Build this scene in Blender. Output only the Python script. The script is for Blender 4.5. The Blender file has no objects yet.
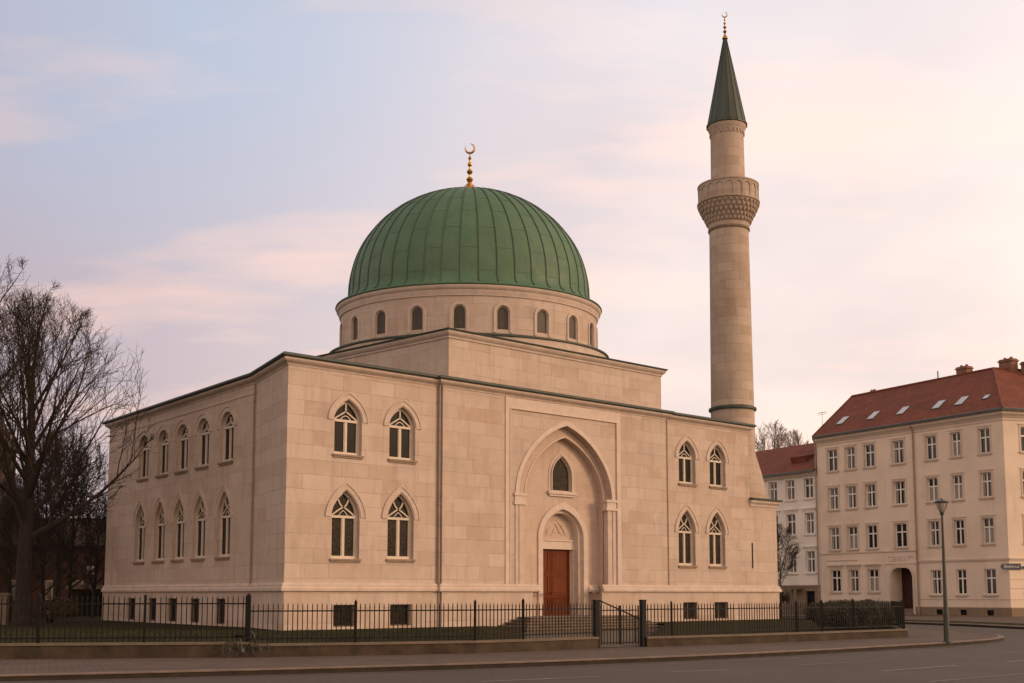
import bpy, bmesh, math, random
from math import sin, cos, pi, radians, hypot, atan2, sqrt
from mathutils import Vector, Matrix, noise
from mathutils.geometry import tessellate_polygon

scene = bpy.context.scene
COL = scene.collection
WM = {}          # world matrices by object name

# ------------------------------------------------------------------ materials
def nt(name):
    m = bpy.data.materials.new(name); m.use_nodes = True
    t = m.node_tree; b = t.nodes['Principled BSDF']
    return m, t, b
def N(t, typ, **kw):
    n = t.nodes.new(typ)
    for k, v in kw.items(): setattr(n, k, v)
    return n
def ramp(t, src, stops):
    r = N(t, 'ShaderNodeValToRGB')
    e = r.color_ramp.elements
    while len(e) < len(stops): e.new(0.5)
    for i, (p, c) in enumerate(stops):
        e[i].position = p; e[i].color = (*c, 1)
    t.links.new(src, r.inputs[0]); return r.outputs[0]
def mix(t, a, b, f, mode='MIX'):
    m = N(t, 'ShaderNodeMix', data_type='RGBA', blend_type=mode)
    for inp, v in ((m.inputs[6], a), (m.inputs[7], b)):
        if isinstance(v, tuple): inp.default_value = (*v, 1)
        else: t.links.new(v, inp)
    if isinstance(f, (int, float)): m.inputs[0].default_value = f
    else: t.links.new(f, m.inputs[0])
    return m.outputs[2]
def noi(t, vec, scale, detail=4, rough=.55, sc=None):
    if sc is not None:
        mp = N(t, 'ShaderNodeMapping'); mp.inputs['Scale'].default_value = sc
        t.links.new(vec, mp.inputs[0]); vec = mp.outputs[0]
    n = N(t, 'ShaderNodeTexNoise'); n.inputs['Scale'].default_value = scale
    n.inputs['Detail'].default_value = detail; n.inputs['Roughness'].default_value = rough
    t.links.new(vec, n.inputs['Vector']); return n.outputs['Fac']
def mrange(t, v, a, b, c, d):
    m = N(t, 'ShaderNodeMapRange'); t.links.new(v, m.inputs[0])
    for i, x in zip((1, 2, 3, 4), (a, b, c, d)): m.inputs[i].default_value = x
    return m.outputs[0]
def bump(t, b, h, strength=.3, dist=.02):
    n = N(t, 'ShaderNodeBump'); n.inputs['Strength'].default_value = strength
    n.inputs['Distance'].default_value = dist
    t.links.new(h, n.inputs['Height']); t.links.new(n.outputs[0], b.inputs['Normal'])

def stone_mat(name, c1, c2, mortar, bw=1.25, bh=.575, stain=(.20, .15, .11), stain_amt=.3, joint=.55):
    m, t, b = nt(name)
    tc = N(t, 'ShaderNodeTexCoord'); uv = tc.outputs['UV']
    geo = N(t, 'ShaderNodeNewGeometry'); pos = geo.outputs['Position']
    br = N(t, 'ShaderNodeTexBrick'); br.offset = .43; br.squash = 1.45; br.squash_frequency = 3
    wob = N(t, 'ShaderNodeTexNoise'); wob.inputs['Scale'].default_value = .9; t.links.new(uv, wob.inputs['Vector'])
    t.links.new(mix(t, uv, wob.outputs['Color'], .012, 'LINEAR_LIGHT'), br.inputs['Vector'])
    br.inputs['Color1'].default_value = (*c1, 1); br.inputs['Color2'].default_value = (*c2, 1)
    br.inputs['Mortar'].default_value = (*mortar, 1)
    br.inputs['Scale'].default_value = 1; br.inputs['Mortar Size'].default_value = .012
    br.inputs['Mortar Smooth'].default_value = .25; br.inputs['Bias'].default_value = 0
    br.inputs['Brick Width'].default_value = bw; br.inputs['Row Height'].default_value = bh
    mid = tuple((x+y)/2 for x, y in zip(c1, c2))
    fade = mrange(t, noi(t, pos, .8, 4), .38, .66, joint, .95)      # joints are better seen in places
    col = mix(t, mid, br.outputs['Color'], fade)
    b2 = N(t, 'ShaderNodeTexBrick'); b2.offset = br.offset; b2.squash = br.squash; b2.squash_frequency = br.squash_frequency
    t.links.new(br.inputs['Vector'].links[0].from_socket, b2.inputs['Vector'])
    b2.inputs['Color1'].default_value = (0, 0, 0, 1); b2.inputs['Color2'].default_value = (1, 1, 1, 1); b2.inputs['Mortar'].default_value = (.45, .45, .45, 1)
    b2.inputs['Scale'].default_value = 1; b2.inputs['Mortar Size'].default_value = .011; b2.inputs['Brick Width'].default_value = bw; b2.inputs['Row Height'].default_value = bh
    odd = N(t, 'ShaderNodeMath', operation='MULTIPLY'); t.links.new(mrange(t, b2.outputs['Color'], .62, .95, 0, 1), odd.inputs[0])
    t.links.new(mrange(t, noi(t, pos, .35, 3), .42, .6, .1, .5), odd.inputs[1])
    col = mix(t, col, (c2[0]*.93, c2[1]*.82, c2[2]*.70), odd.outputs[0])                 # single blocks of a browner bed
    odl = N(t, 'ShaderNodeMath', operation='MULTIPLY'); t.links.new(mrange(t, b2.outputs['Color'], .05, .3, 1, 0), odl.inputs[0]); odl.inputs[1].default_value = .3
    col = mix(t, col, tuple(min(1, x*1.10) for x in c1), odl.outputs[0])
    n1 = noi(t, pos, .45, 5, .6)
    col = mix(t, col, stain, mrange(t, n1, .5, .85, 0, stain_amt))
    n2 = noi(t, pos, 1.0, 5, .65, (2.6, 2.6, .32))                  # rain streaks
    col = mix(t, col, tuple(x*.62 for x in mid), mrange(t, n2, .50, .78, 0, .6))
    n3 = noi(t, pos, 14, 4, .7)
    col = mix(t, col, tuple(x*.7 for x in mid), mrange(t, n3, .45, .8, 0, .35))
    n4 = noi(t, pos, 1.7, 2, .5)
    col = mix(t, col, tuple(min(1, x*1.18) for x in mid), mrange(t, n4, .55, .8, 0, .5))
    t.links.new(col, b.inputs['Base Color'])
    b.inputs['Roughness'].default_value = .85
    b.inputs['Specular IOR Level'].default_value = .25
    h = mix(t, br.outputs['Fac'], n3, .3)
    inv = N(t, 'ShaderNodeInvert'); t.links.new(br.outputs['Fac'], inv.inputs['Color'])
    hh = mix(t, inv.outputs[0], n3, .35)
    bump(t, b, hh, .35, .015)
    return m

def simple(name, col, rough=.7, var=.25, scale=3., metallic=0., spec=.4, sc=None, bmp=0):
    m, t, b = nt(name)
    geo = N(t, 'ShaderNodeNewGeometry'); pos = geo.outputs['Position']
    n = noi(t, pos, scale, 5, .6, sc)
    c = mix(t, tuple(x*(1-var) for x in col), tuple(min(1, x*(1+var)) for x in col), mrange(t, n, .3, .7, 0, 1))
    t.links.new(c, b.inputs['Base Color'])
    b.inputs['Roughness'].default_value = rough; b.inputs['Metallic'].default_value = metallic
    b.inputs['Specular IOR Level'].default_value = spec
    if bmp: bump(t, b, n, bmp, .02)
    return m

M = {}
M['stone'] = stone_mat('sandstone_ashlar', (.575, .478, .408), (.50, .402, .333), (.32, .235, .18), joint=.2)
M['stone_minaret'] = stone_mat('minaret_ashlar', (.52, .425, .35), (.42, .335, .27), (.28, .215, .17), bw=.95, bh=.52, joint=.4)
M['trim'] = simple('dressed_stone', (.545, .450, .383), .8, .12, 2.2, spec=.25, bmp=.15)
M['portal_trim'] = simple('pale_portal_stone', (.61, .51, .44), .8, .09, 3, spec=.25, bmp=.1)
M['render'] = stone_mat('portal_recess_stone', (.565, .45, .37), (.53, .415, .34), (.42, .32, .25), joint=.1, stain_amt=.2)
M['copper'] = simple('patinated_copper', (.072, .150, .088), .55, .2, 1.2, spec=.45, sc=(1, 1, .35))
def dome_mat():
    m, t, b = nt('dome_copper_sheets')
    geo = N(t, 'ShaderNodeNewGeometry'); pos = geo.outputs['Position']
    c = mix(t, (.072, .152, .090), (.092, .182, .112), mrange(t, noi(t, pos, .8, 5, .65), .35, .68, 0, 1))
    c = mix(t, c, (.045, .085, .05), mrange(t, noi(t, pos, 1.6, 5, .7, (1.5, 1.5, .22)), .52, .8, 0, .45))
    c = mix(t, c, (.12, .19, .13), mrange(t, noi(t, pos, 3.5, 4, .7), .58, .8, 0, .5))
    t.links.new(c, b.inputs['Base Color'])
    t.links.new(mrange(t, noi(t, pos, 1.2, 3), .3, .7, .45, .7), b.inputs['Roughness']); b.inputs['Specular IOR Level'].default_value = .4
    bump(t, b, noi(t, pos, 1.5, 3, .5), .5, .06)
    return m
M['copper_dark'] = simple('dark_copper_edge', (.050, .068, .055), .55, .25, 2, spec=.4)
M['spire'] = simple('dark_spire_copper', (.040, .056, .044), .5, .25, 1.4, spec=.5, sc=(1, 1, .2))
M['gold'] = simple('gilded_metal', (.62, .34, .08), .32, .15, 9, metallic=1)
M['glass'] = None
def glass_mat(name, base, lat, w=.16, r=.12):
    m, t, b = nt(name)
    tc = N(t, 'ShaderNodeTexCoord')
    v = N(t, 'ShaderNodeTexVoronoi', feature='DISTANCE_TO_EDGE'); v.inputs['Scale'].default_value = 1/w
    v.inputs['Randomness'].default_value = .8
    t.links.new(tc.outputs['UV'], v.inputs['Vector'])
    f = mrange(t, v.outputs['Distance'], .06, .16, 1, 0)
    n = noi(t, tc.outputs['UV'], 1.3, 2)
    g = mix(t, base, tuple(x*2.2 for x in base), mrange(t, n, .4, .7, 0, 1))
    t.links.new(mix(t, g, lat, f), b.inputs['Base Color'])
    b.inputs['Roughness'].default_value = r; b.inputs['Specular IOR Level'].default_value = .08
    return m
M['glass'] = glass_mat('patterned_dark_glass', (.006, .005, .004), (.045, .035, .025), w=.10, r=.35)
M['glass_dark'] = glass_mat('dark_leaded_glass', (.007, .006, .005), (.014, .011, .009), w=.12, r=.35)
M['glass_plain'] = simple('dark_window_glass', (.018, .018, .018), .08, .5, .8, spec=.5)
M['drum_glass'] = simple('dull_drum_glass', (.06, .047, .036), .5, .3, 4)
M['curtain'] = simple('net_curtain', (.30, .28, .25), .9, .3, 6, sc=(6, 6, .3))
M['white_paint'] = simple('aged_white_paint', (.60, .52, .43), .55, .1, 5)
M['white_house'] = simple('white_window_paint', (.80, .77, .71), .5, .06, 5)
M['iron'] = simple('black_iron', (.008, .0075, .007), .55, .3, 8, spec=.2)
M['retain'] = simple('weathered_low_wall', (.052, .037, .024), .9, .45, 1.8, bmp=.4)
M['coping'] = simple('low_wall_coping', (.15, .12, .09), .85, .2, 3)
M['pipe'] = simple('brown_downpipe', (.31, .235, .185), .6, .2, 2)
M['step'] = simple('worn_step_stone', (.20, .155, .115), .85, .3, 3)
M['riser'] = simple('shaded_step_risers', (.10, .076, .056), .9, .35, 2)  # shade of the step fronts put into a darker colour than the treads
M['tread'] = simple('worn_step_treads', (.19, .15, .115), .85, .3, 2)
M['sillm'] = simple('window_sill_stone', (.30, .225, .17), .85, .2, 3)
M['red_roof'] = None
def roof_mat(name, c1, c2):
    m, t, b = nt(name)
    tc = N(t, 'ShaderNodeTexCoord')
    br = N(t, 'ShaderNodeTexBrick'); t.links.new(tc.outputs['UV'], br.inputs['Vector'])
    br.inputs['Color1'].default_value = (*c1, 1); br.inputs['Color2'].default_value = (*c2, 1)
    br.inputs['Mortar'].default_value = (*tuple(x*.55 for x in c2), 1)
    br.inputs['Scale'].default_value = 1; br.inputs['Mortar Size'].default_value = .03
    br.inputs['Mortar Smooth'].default_value = .6
    br.inputs['Brick Width'].default_value = .3; br.inputs['Row Height'].default_value = .36
    geo = N(t, 'ShaderNodeNewGeometry')
    n = noi(t, geo.outputs['Position'], .5, 5, .65)
    c = mix(t, br.outputs['Color'], tuple(x*.55 for x in c2), mrange(t, n, .42, .75, 0, .75))
    t.links.new(c, b.inputs['Base Color']); b.inputs['Roughness'].default_value = .85
    inv = N(t, 'ShaderNodeInvert'); t.links.new(br.outputs['Fac'], inv.inputs['Color'])
    bump(t, b, inv.outputs[0], .5, .04)
    return m
M['red_roof'] = roof_mat('red_clay_tiles', (.25, .068, .033), (.18, .052, .028))
def plaster(name, col, dirt=.25):
    m, t, b = nt(name)
    geo = N(t, 'ShaderNodeNewGeometry'); pos = geo.outputs['Position']
    c = mix(t, col, tuple(x*.8 for x in col), mrange(t, noi(t, pos, .35, 5, .6), .4, .75, 0, 1))
    c = mix(t, c, tuple(x*.6 for x in col), mrange(t, noi(t, pos, 1, 5, .6, (1.6, 1.6, .25)), .55, .85, 0, dirt*2))
    c = mix(t, c, tuple(x*.85 for x in col), mrange(t, noi(t, pos, 9, 4, .7), .5, .8, 0, .4))
    t.links.new(c, b.inputs['Base Color']); b.inputs['Roughness'].default_value = .9
    b.inputs['Specular IOR Level'].default_value = .2
    return m
M['plaster_cream'] = plaster('cream_plaster', (.78, .655, .53))
M['plaster_trim'] = plaster('cream_plaster_trim', (.65, .545, .44))
M['plaster_grey'] = plaster('pale_grey_plaster', (.82, .77, .69))
M['plaster_base'] = plaster('grey_brown_base_plaster', (.26, .195, .135))
M['gutter'] = simple('grey_zinc_gutter', (.10, .105, .10), .5, .2, 2)
M['skyl'] = simple('skylight_glass', (.50, .54, .58), .08, .1, 2, spec=1.0)
M['brick_chim'] = simple('brown_chimney_brick', (.22, .12, .08), .9, .3, 5)
M['darkroof'] = simple('dark_brown_roof', (.05, .032, .024), .9, .3, 2)
M['bark'] = simple('dark_bark', (.028, .021, .016), .95, .35, 4, sc=(3, 3, .5), bmp=.5)
M['twig'] = simple('bare_twigs', (.036, .026, .020), .95, .3, 3)
M['twig_far'] = simple('hazed_far_twigs', (.16, .12, .095), .95, .3, 3)  # distance haze put into the paler twig colour
M['leafdark'] = simple('dull_evergreen_leaves', (.034, .032, .014), .7, .45, 2.5)
M['darkbrick'] = stone_mat('dark_brown_brick', (.06, .034, .024), (.045, .026, .018), (.05, .035, .025), bw=.5, bh=.15)
M['redhouse'] = plaster('dark_red_plaster', (.040, .018, .014))
M['sign_blue'] = simple('blue_enamel', (.025, .035, .07), .4, .1, 3)
M['sign_white'] = simple('white_lettering', (.55, .55, .55), .5, .05, 3)
M['faded_letter'] = simple('faded_blue_grey_lettering', (.60, .54, .50), .7, .25, 8)
M['lamp_metal'] = simple('grey_green_lamp_paint', (.040, .046, .038), .45, .2, 3)
M['lamp_glass'] = simple('milky_lamp_glass', (.40, .36, .30), .25, .1, 3, spec=.6)
M['bike'] = simple('grey_bicycle_paint', (.022, .019, .017), .4, .2, 6)
M['rubber'] = simple('worn_grey_tyre', (.045, .038, .033), .7, .2, 8)

def wood_mat():
    m, t, b = nt('red_brown_door_wood')
    geo = N(t, 'ShaderNodeNewGeometry')
    n = noi(t, geo.outputs['Position'], 6, 5, .6, (4, 4, .4))
    c = mix(t, (.165, .036, .007), (.085, .019, .005), mrange(t, n, .35, .7, 0, 1))
    t.links.new(c, b.inputs['Base Color']); b.inputs['Roughness'].default_value = .55; b.inputs['Specular IOR Level'].default_value = .15
    return m
M['wood'] = wood_mat()
M['wood_red'] = simple('dark_red_door_paint', (.05, .014, .009), .5, .2, 4)

def asphalt():
    m, t, b = nt('worn_asphalt')
    geo = N(t, 'ShaderNodeNewGeometry'); pos = geo.outputs['Position']
    c = mix(t, (.076, .063, .052), (.095, .079, .065), mrange(t, noi(t, pos, .22, 5, .6), .35, .7, 0, 1))
    c = mix(t, c, (.07, .055, .047), mrange(t, noi(t, pos, 1.0, 5, .6, (.10, .9, 1)), .5, .8, 0, .6))
    c = mix(t, c, (.20, .17, .145), mrange(t, noi(t, pos, 45, 3, .8), .55, .8, 0, .4))
    v = N(t, 'ShaderNodeTexVoronoi', feature='DISTANCE_TO_EDGE'); v.inputs['Scale'].default_value = .16
    wn = N(t, 'ShaderNodeTexNoise'); wn.inputs['Scale'].default_value = .8; t.links.new(pos, wn.inputs['Vector'])
    t.links.new(mix(t, pos, wn.outputs['Color'], .25), v.inputs['Vector'])
    c = mix(t, c, (.045, .036, .03), mrange(t, v.outputs['Distance'], 0, .004, .7, 0))
    t.links.new(c, b.inputs['Base Color']); b.inputs['Roughness'].default_value = .82
    b.inputs['Specular IOR Level'].default_value = .3
    bump(t, b, noi(t, pos, 60, 3, .8), .3, .01)
    return m
M['asphalt'] = asphalt()
def paving(name, c1, c2, w=.30, h=.30):
    m, t, b = nt(name)
    geo = N(t, 'ShaderNodeNewGeometry'); pos = geo.outputs['Position']
    mp = N(t, 'ShaderNodeMapping'); mp.inputs['Rotation'].default_value = (0, 0, radians(-22)); t.links.new(pos, mp.inputs[0])
    br = N(t, 'ShaderNodeTexBrick'); t.links.new(mp.outputs[0], br.inputs['Vector'])
    br.inputs['Color1'].default_value = (*c1, 1); br.inputs['Color2'].default_value = (*c2, 1)
    br.inputs['Mortar'].default_value = (*tuple(x*.55 for x in c2), 1); br.inputs['Scale'].default_value = 1
    br.inputs['Mortar Size'].default_value = .012; br.inputs['Brick Width'].default_value = w; br.inputs['Row Height'].default_value = h
    c = mix(t, br.outputs['Color'], tuple(x*.6 for x in c2), mrange(t, noi(t, pos, .7, 5, .65), .42, .75, 0, .7))
    c = mix(t, c, tuple(x*1.4 for x in c1), mrange(t, noi(t, pos, 12, 4, .7), .55, .8, 0, .4))
    t.links.new(c, b.inputs['Base Color']); b.inputs['Roughness'].default_value = .85
    b.inputs['Specular IOR Level'].default_value = .25
    return m
M['paving'] = paving('brown_paving', (.140, .105, .084), (.119, .089, .071))
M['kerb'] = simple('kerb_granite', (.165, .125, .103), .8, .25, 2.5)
M['kerbface'] = simple('shaded_kerb_face', (.035, .026, .019), .95, .3, 3)  # shadow on the kerb's road side put into its dark colour
M['paint'] = simple('worn_road_paint', (.27, .235, .20), .8, .35, 2.5)
def lawnmat():
    m, t, b = nt('winter_lawn')
    geo = N(t, 'ShaderNodeNewGeometry'); pos = geo.outputs['Position']
    c = mix(t, (.028, .030, .010), (.055, .042, .020), mrange(t, noi(t, pos, .5, 5, .7), .35, .7, 0, 1))
    c = mix(t, c, (.025, .025, .010), mrange(t, noi(t, pos, 7, 5, .7), .45, .7, 0, .8))
    t.links.new(c, b.inputs['Base Color']); b.inputs['Roughness'].default_value = 1
    b.inputs['Specular IOR Level'].default_value = .1
    bump(t, b, noi(t, pos, 12, 5, .7), .8, .08)
    return m
M['lawn'] = lawnmat()
M['grassblade'] = simple('grass_blades', (.032, .036, .012), .8, .5, 1.2)
M['groundm'] = simple('bare_ground', (.085, .066, .045), .95, .35, .4)

# ------------------------------------------------------------------ mesh helpers
class MB:
    def __init__(s): s.v = []; s.f = []
    def add(s, vs, fs):
        o = len(s.v); s.v += [tuple(p) for p in vs]; s.f += [tuple(i+o for i in f) for f in fs]
    def box(s, x0, x1, y0, y1, z0, z1, mat=None):
        vs = [Vector((x, y, z)) for z in (z0, z1) for y in (y0, y1) for x in (x0, x1)]
        if mat is not None: vs = [mat @ p for p in vs]
        s.add(vs, [(0, 2, 3, 1), (4, 5, 7, 6), (0, 1, 5, 4), (2, 6, 7, 3), (0, 4, 6, 2), (1, 3, 7, 5)])
    def obox(s, cx, cy, rot, lx, ly, z0, z1):
        m = Matrix.Translation((cx, cy, 0)) @ Matrix.Rotation(rot, 4, 'Z')
        s.box(-lx/2, lx/2, -ly/2, ly/2, z0, z1, m)
    def tube(s, pts, rad, n=6, cap=True):
        pts = [Vector(p) for p in pts]
        if isinstance(rad, (int, float)): rad = [rad]*len(pts)
        d0 = (pts[1]-pts[0]).normalized()
        a = Vector((0, 0, 1)) if abs(d0.z) < .9 else Vector((1, 0, 0))
        u = d0.cross(a).normalized(); vs = []
        for i, p in enumerate(pts):
            d = (pts[min(i+1, len(pts)-1)]-pts[max(i-1, 0)]).normalized()
            u = (u-d*u.dot(d)).normalized(); w = d.cross(u)
            for k in range(n):
                an = 2*pi*k/n
                vs.append(p+(u*cos(an)+w*sin(an))*rad[i])
        fs = []
        for i in range(len(pts)-1):
            for k in range(n):
                k2 = (k+1) % n
                fs.append((i*n+k, i*n+k2, (i+1)*n+k2, (i+1)*n+k))
        if cap:
            fs.append(tuple(range(n))[::-1]); fs.append(tuple((len(pts)-1)*n+k for k in range(n)))
        s.add(vs, fs)
    def lathe(s, prof, n=32, c=(0, 0), sxf=None, close=False):
        vs = []
        for r, z in prof:
            for k in range(n):
                a = 2*pi*k/n
                x, y = r*cos(a), r*sin(a)
                if sxf: x, y = sxf(x, y)
                vs.append((c[0]+x, c[1]+y, z))
        fs = []
        for i in range(len(prof)-1):
            for k in range(n):
                k2 = (k+1) % n
                fs.append((i*n+k, i*n+k2, (i+1)*n+k2, (i+1)*n+k))
        if close:
            fs.append(tuple(range(n))[::-1]); fs.append(tuple((len(prof)-1)*n+k for k in range(n)))
        s.add(vs, fs)
    def poly(s, loops, fn, flip=False):
        """flat polygon with holes; loops are 2-D point lists, fn maps (a,b)->3-D"""
        tris = tessellate_polygon([[Vector((a, b, 0)) for a, b in l] for l in loops])
        pts = [p for l in loops for p in l]
        s.add([fn(a, b) for a, b in pts], [t[::-1] if flip else t for t in tris])
    def band(s, A, B, fa, fb, closed=False):
        """strip between outline A mapped by fa and outline B mapped by fb"""
        n = len(A); vs = [fa(*p) for p in A]+[fb(*p) for p in B]
        r = range(n if closed else n-1)
        s.add(vs, [(i, (i+1) % n, n+(i+1) % n, n+i) for i in r])
    def ring(s, inner, outer, y0, y1):
        """moulding between two open outlines in the x-z plane, from depth y0 (front) to y1 (back)"""
        f0 = lambda a, b: (a, y0, b); f1 = lambda a, b: (a, y1, b)
        s.band(inner, outer, f0, f0); s.band(outer, outer, f0, f1); s.band(inner, inner, f0, f1)
        for k in (0, -1):
            i, o = inner[k], outer[k]
            s.add([f0(*i), f0(*o), f1(*o), f1(*i)], [(0, 1, 2, 3)])
    def prism(s, pts, z0, z1):
        n = len(pts)
        s.poly([pts], lambda a, b: (a, b, z1)); s.poly([pts], lambda a, b: (a, b, z0))
        s.band(pts, pts, lambda a, b: (a, b, z0), lambda a, b: (a, b, z1), True)
    def extr(s, pts, y0, y1):
        """prism of an x-z outline along y"""
        s.poly([pts], lambda a, b: (a, y0, b)); s.poly([pts], lambda a, b: (a, y1, b))
        s.band(pts, pts, lambda a, b: (a, y0, b), lambda a, b: (a, y1, b), True)
    def build(s, name, mat, parent=None, mw=None, smooth=False, uv='auto', R=1., share=None):
        me = bpy.data.meshes.new(name); me.from_pydata(s.v, [], s.f); me.update()
        bm = bmesh.new(); bm.from_mesh(me); bmesh.ops.recalc_face_normals(bm, faces=bm.faces)
        lay = bm.loops.layers.uv.new('UVMap')
        for f in bm.faces:
            n = f.normal
            if uv == 'cyl':
                a0 = None
                for l in f.loops:
                    p = l.vert.co; a = atan2(p.y, p.x)
                    if a0 is None: a0 = a
                    while a-a0 > pi: a -= 2*pi
                    while a-a0 < -pi: a += 2*pi
                    l[lay].uv = (a*R+50, p.z)
            elif abs(n.z) > .9 or hypot(n.x, n.y) < 1e-6:
                for l in f.loops: l[lay].uv = (l.vert.co.x, l.vert.co.y)
            else:
                tx, ty = -n.y, n.x; q = hypot(tx, ty); tx /= q; ty /= q
                ks = sqrt(max(1e-6, 1-n.z*n.z))
                for l in f.loops:
                    p = l.vert.co; l[lay].uv = (p.x*tx+p.y*ty+50, p.z/ks)
            if smooth: f.smooth = True
        bm.to_mesh(me); bm.free()
        me.materials.append(mat)
        if smooth and smooth != 'full':
            try: me.set_sharp_from_angle(angle=radians(38))
            except Exception: pass
        return link(bpy.data.objects.new(name, me), parent, mw)

def link(o, parent=None, mw=None):
    COL.objects.link(o)
    mw = mw if mw is not None else (WM[parent.name] if parent else Matrix())
    WM[o.name] = mw
    if parent:
        o.parent = parent; o.matrix_basis = WM[parent.name].inverted() @ mw
    else: o.matrix_basis = mw
    return o
def tag(o, label=None, cat=None, group=None, kind=None):
    if label: o['label'] = label
    if cat: o['category'] = cat
    if group: o['group'] = group
    if kind: o['kind'] = kind
    return o
def thing(name, label, cat, mw, group=None):
    o = bpy.data.objects.new(name, None); o.empty_display_size = .3
    if not isinstance(mw, Matrix): mw = Matrix.Translation(mw)
    link(o, None, mw); return tag(o, label, cat, group)
def dup(o, mw, parent=None):
    """copy of an object and everything below it, moved so that its world matrix is mw"""
    c = o.copy(); c.parent = None; link(c, parent, mw)
    for ch in [x for x in list(COL.objects) if x.parent == o]:
        dup(ch, mw @ WM[o.name].inverted() @ WM[ch.name], c)
    return c
def structure(mb, name, mat, mw=None, **kw):
    return tag(mb.build(name, mat, None, mw, **kw), kind='structure')

def arch(hw, spring, apex, bottom=None, n=12, cx=0., zoff=0.):
    """pointed (or round) arch outline from the bottom left, over the apex, to the bottom right"""
    h = apex-spring; pointed = h > .97*hw and hw > .5; h = max(h, hw*1.0001); R = (hw*hw+h*h)/(2*hw)
    a_end = math.asin(min(1, h/R))
    L = []
    kf = .17 if pointed else 0
    for i in range(n+1):
        a = a_end*i/n; x = (R-hw)-R*cos(a)
        L.append((cx+x, spring+R*sin(a)*(1-kf)+h*kf*(x+hw)/hw))
    pts = L+[(2*cx-x, z) for x, z in L[-2::-1]]
    if bottom is not None: pts = [(cx-hw, bottom)]+pts+[(cx+hw, bottom)]
    return pts
def frame(P, D, off=0.):
    """x along the facade, y into the building, z up"""
    nx, ny = -D[1], D[0]
    return Matrix(((D[0], nx, 0, P[0]+nx*off), (D[1], ny, 0, P[1]+ny*off), (0, 0, 1, 0), (0, 0, 0, 1)))
T = lambda x, y, z: Matrix.Translation((x, y, z))

def facade(mb, s0, s1, z0, z1, holes, y=0., reveal=.28, fn=None):
    fn0 = lambda a, b: (a, y, b); fn1 = lambda a, b: (a, y+reveal, b)
    mb.poly([[(s0, z0), (s1, z0), (s1, z1), (s0, z1)]]+holes, fn0)
    for h in holes: mb.band(h, h, fn0, fn1, True)

def sweep(mb, path, prof, closed=True):
    """mitred moulding: path = (x,y) list with the outside on its right, prof = (out,z) list"""
    n = len(path); rows = []
    for i in range(n):
        p = Vector(path[i])
        a = Vector(path[i-1]) if (closed or i > 0) else None
        b = Vector(path[(i+1) % n]) if (closed or i < n-1) else None
        d1 = (p-a).normalized() if a is not None else (b-p).normalized()
        d2 = (b-p).normalized() if b is not None else d1
        n1 = Vector((d1.y, -d1.x)); n2 = Vector((d2.y, -d2.x))
        m = n1+n2; m = m/(m.length_squared)*2 if m.length_squared > 1e-6 else n1
        rows.append([(p.x+m.x*o, p.y+m.y*o, z) for o, z in prof])
    k = len(prof); vs = [q for r in rows for q in r]; fs = []
    for i in range(n if closed else n-1):
        j = (i+1) % n
        for q in range(k-1): fs.append((i*k+q, j*k+q, j*k+q+1, i*k+q+1))
    if not closed: fs += [tuple(range(k)), tuple((n-1)*k+q for q in range(k))[::-1]]
    mb.add(vs, fs)

# ================================================================== CAMERA
EYE = 1.7
cd = bpy.data.cameras.new('camera'); cam = bpy.data.objects.new('camera', cd); COL.objects.link(cam)
cam.location = (0, 0, EYE); cam.rotation_euler = (radians(96), 0, 0)
cd.lens = 40.43; cd.sensor_width = 36; cd.shift_y = .12855; cd.clip_end = 5000; cd.clip_start = .1
scene.camera = cam

# ================================================================== SKY AND LIGHT
SUN_AZ = atan2(.97, -.24)          # compass angle from +Y towards +X
SUN_EL = radians(17)
w = bpy.data.worlds.new('World'); scene.world = w; w.use_nodes = True
t = w.node_tree; bg = t.nodes['Background']
sky = N(t, 'ShaderNodeTexSky'); sky.sky_type = 'NISHITA'; sky.sun_disc = False
sky.sun_elevation = SUN_EL; sky.sun_rotation = SUN_AZ; sky.air_density = 1.2; sky.dust_density = 2.5
tc = N(t, 'ShaderNodeTexCoord'); dirv = tc.outputs['Generated']
sep = N(t, 'ShaderNodeSeparateXYZ'); t.links.new(dirv, sep.inputs[0])
# flat cloud layers: project the direction on a plane overhead so that the banks stretch towards the horizon
addz = N(t, 'ShaderNodeMath', operation='ADD'); t.links.new(sep.outputs['Z'], addz.inputs[0]); addz.inputs[1].default_value = .16
absz = N(t, 'ShaderNodeMath', operation='MAXIMUM'); t.links.new(addz.outputs[0], absz.inputs[0]); absz.inputs[1].default_value = .05
dx = N(t, 'ShaderNodeMath', operation='DIVIDE'); t.links.new(sep.outputs['X'], dx.inputs[0]); t.links.new(absz.outputs[0], dx.inputs[1])
dy = N(t, 'ShaderNodeMath', operation='DIVIDE'); t.links.new(sep.outputs['Y'], dy.inputs[0]); t.links.new(absz.outputs[0], dy.inputs[1])
cmb = N(t, 'ShaderNodeCombineXYZ'); t.links.new(dx.outputs[0], cmb.inputs[0]); t.links.new(dy.outputs[0], cmb.inputs[1])
c1 = noi(t, cmb.outputs[0], .55, 5, .5, (1.0, .75, 1))
c2 = noi(t, cmb.outputs[0], 1.3, 6, .55, (.55, 1.3, 1))
c3 = noi(t, cmb.outputs[0], .33, 3, .5)
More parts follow.
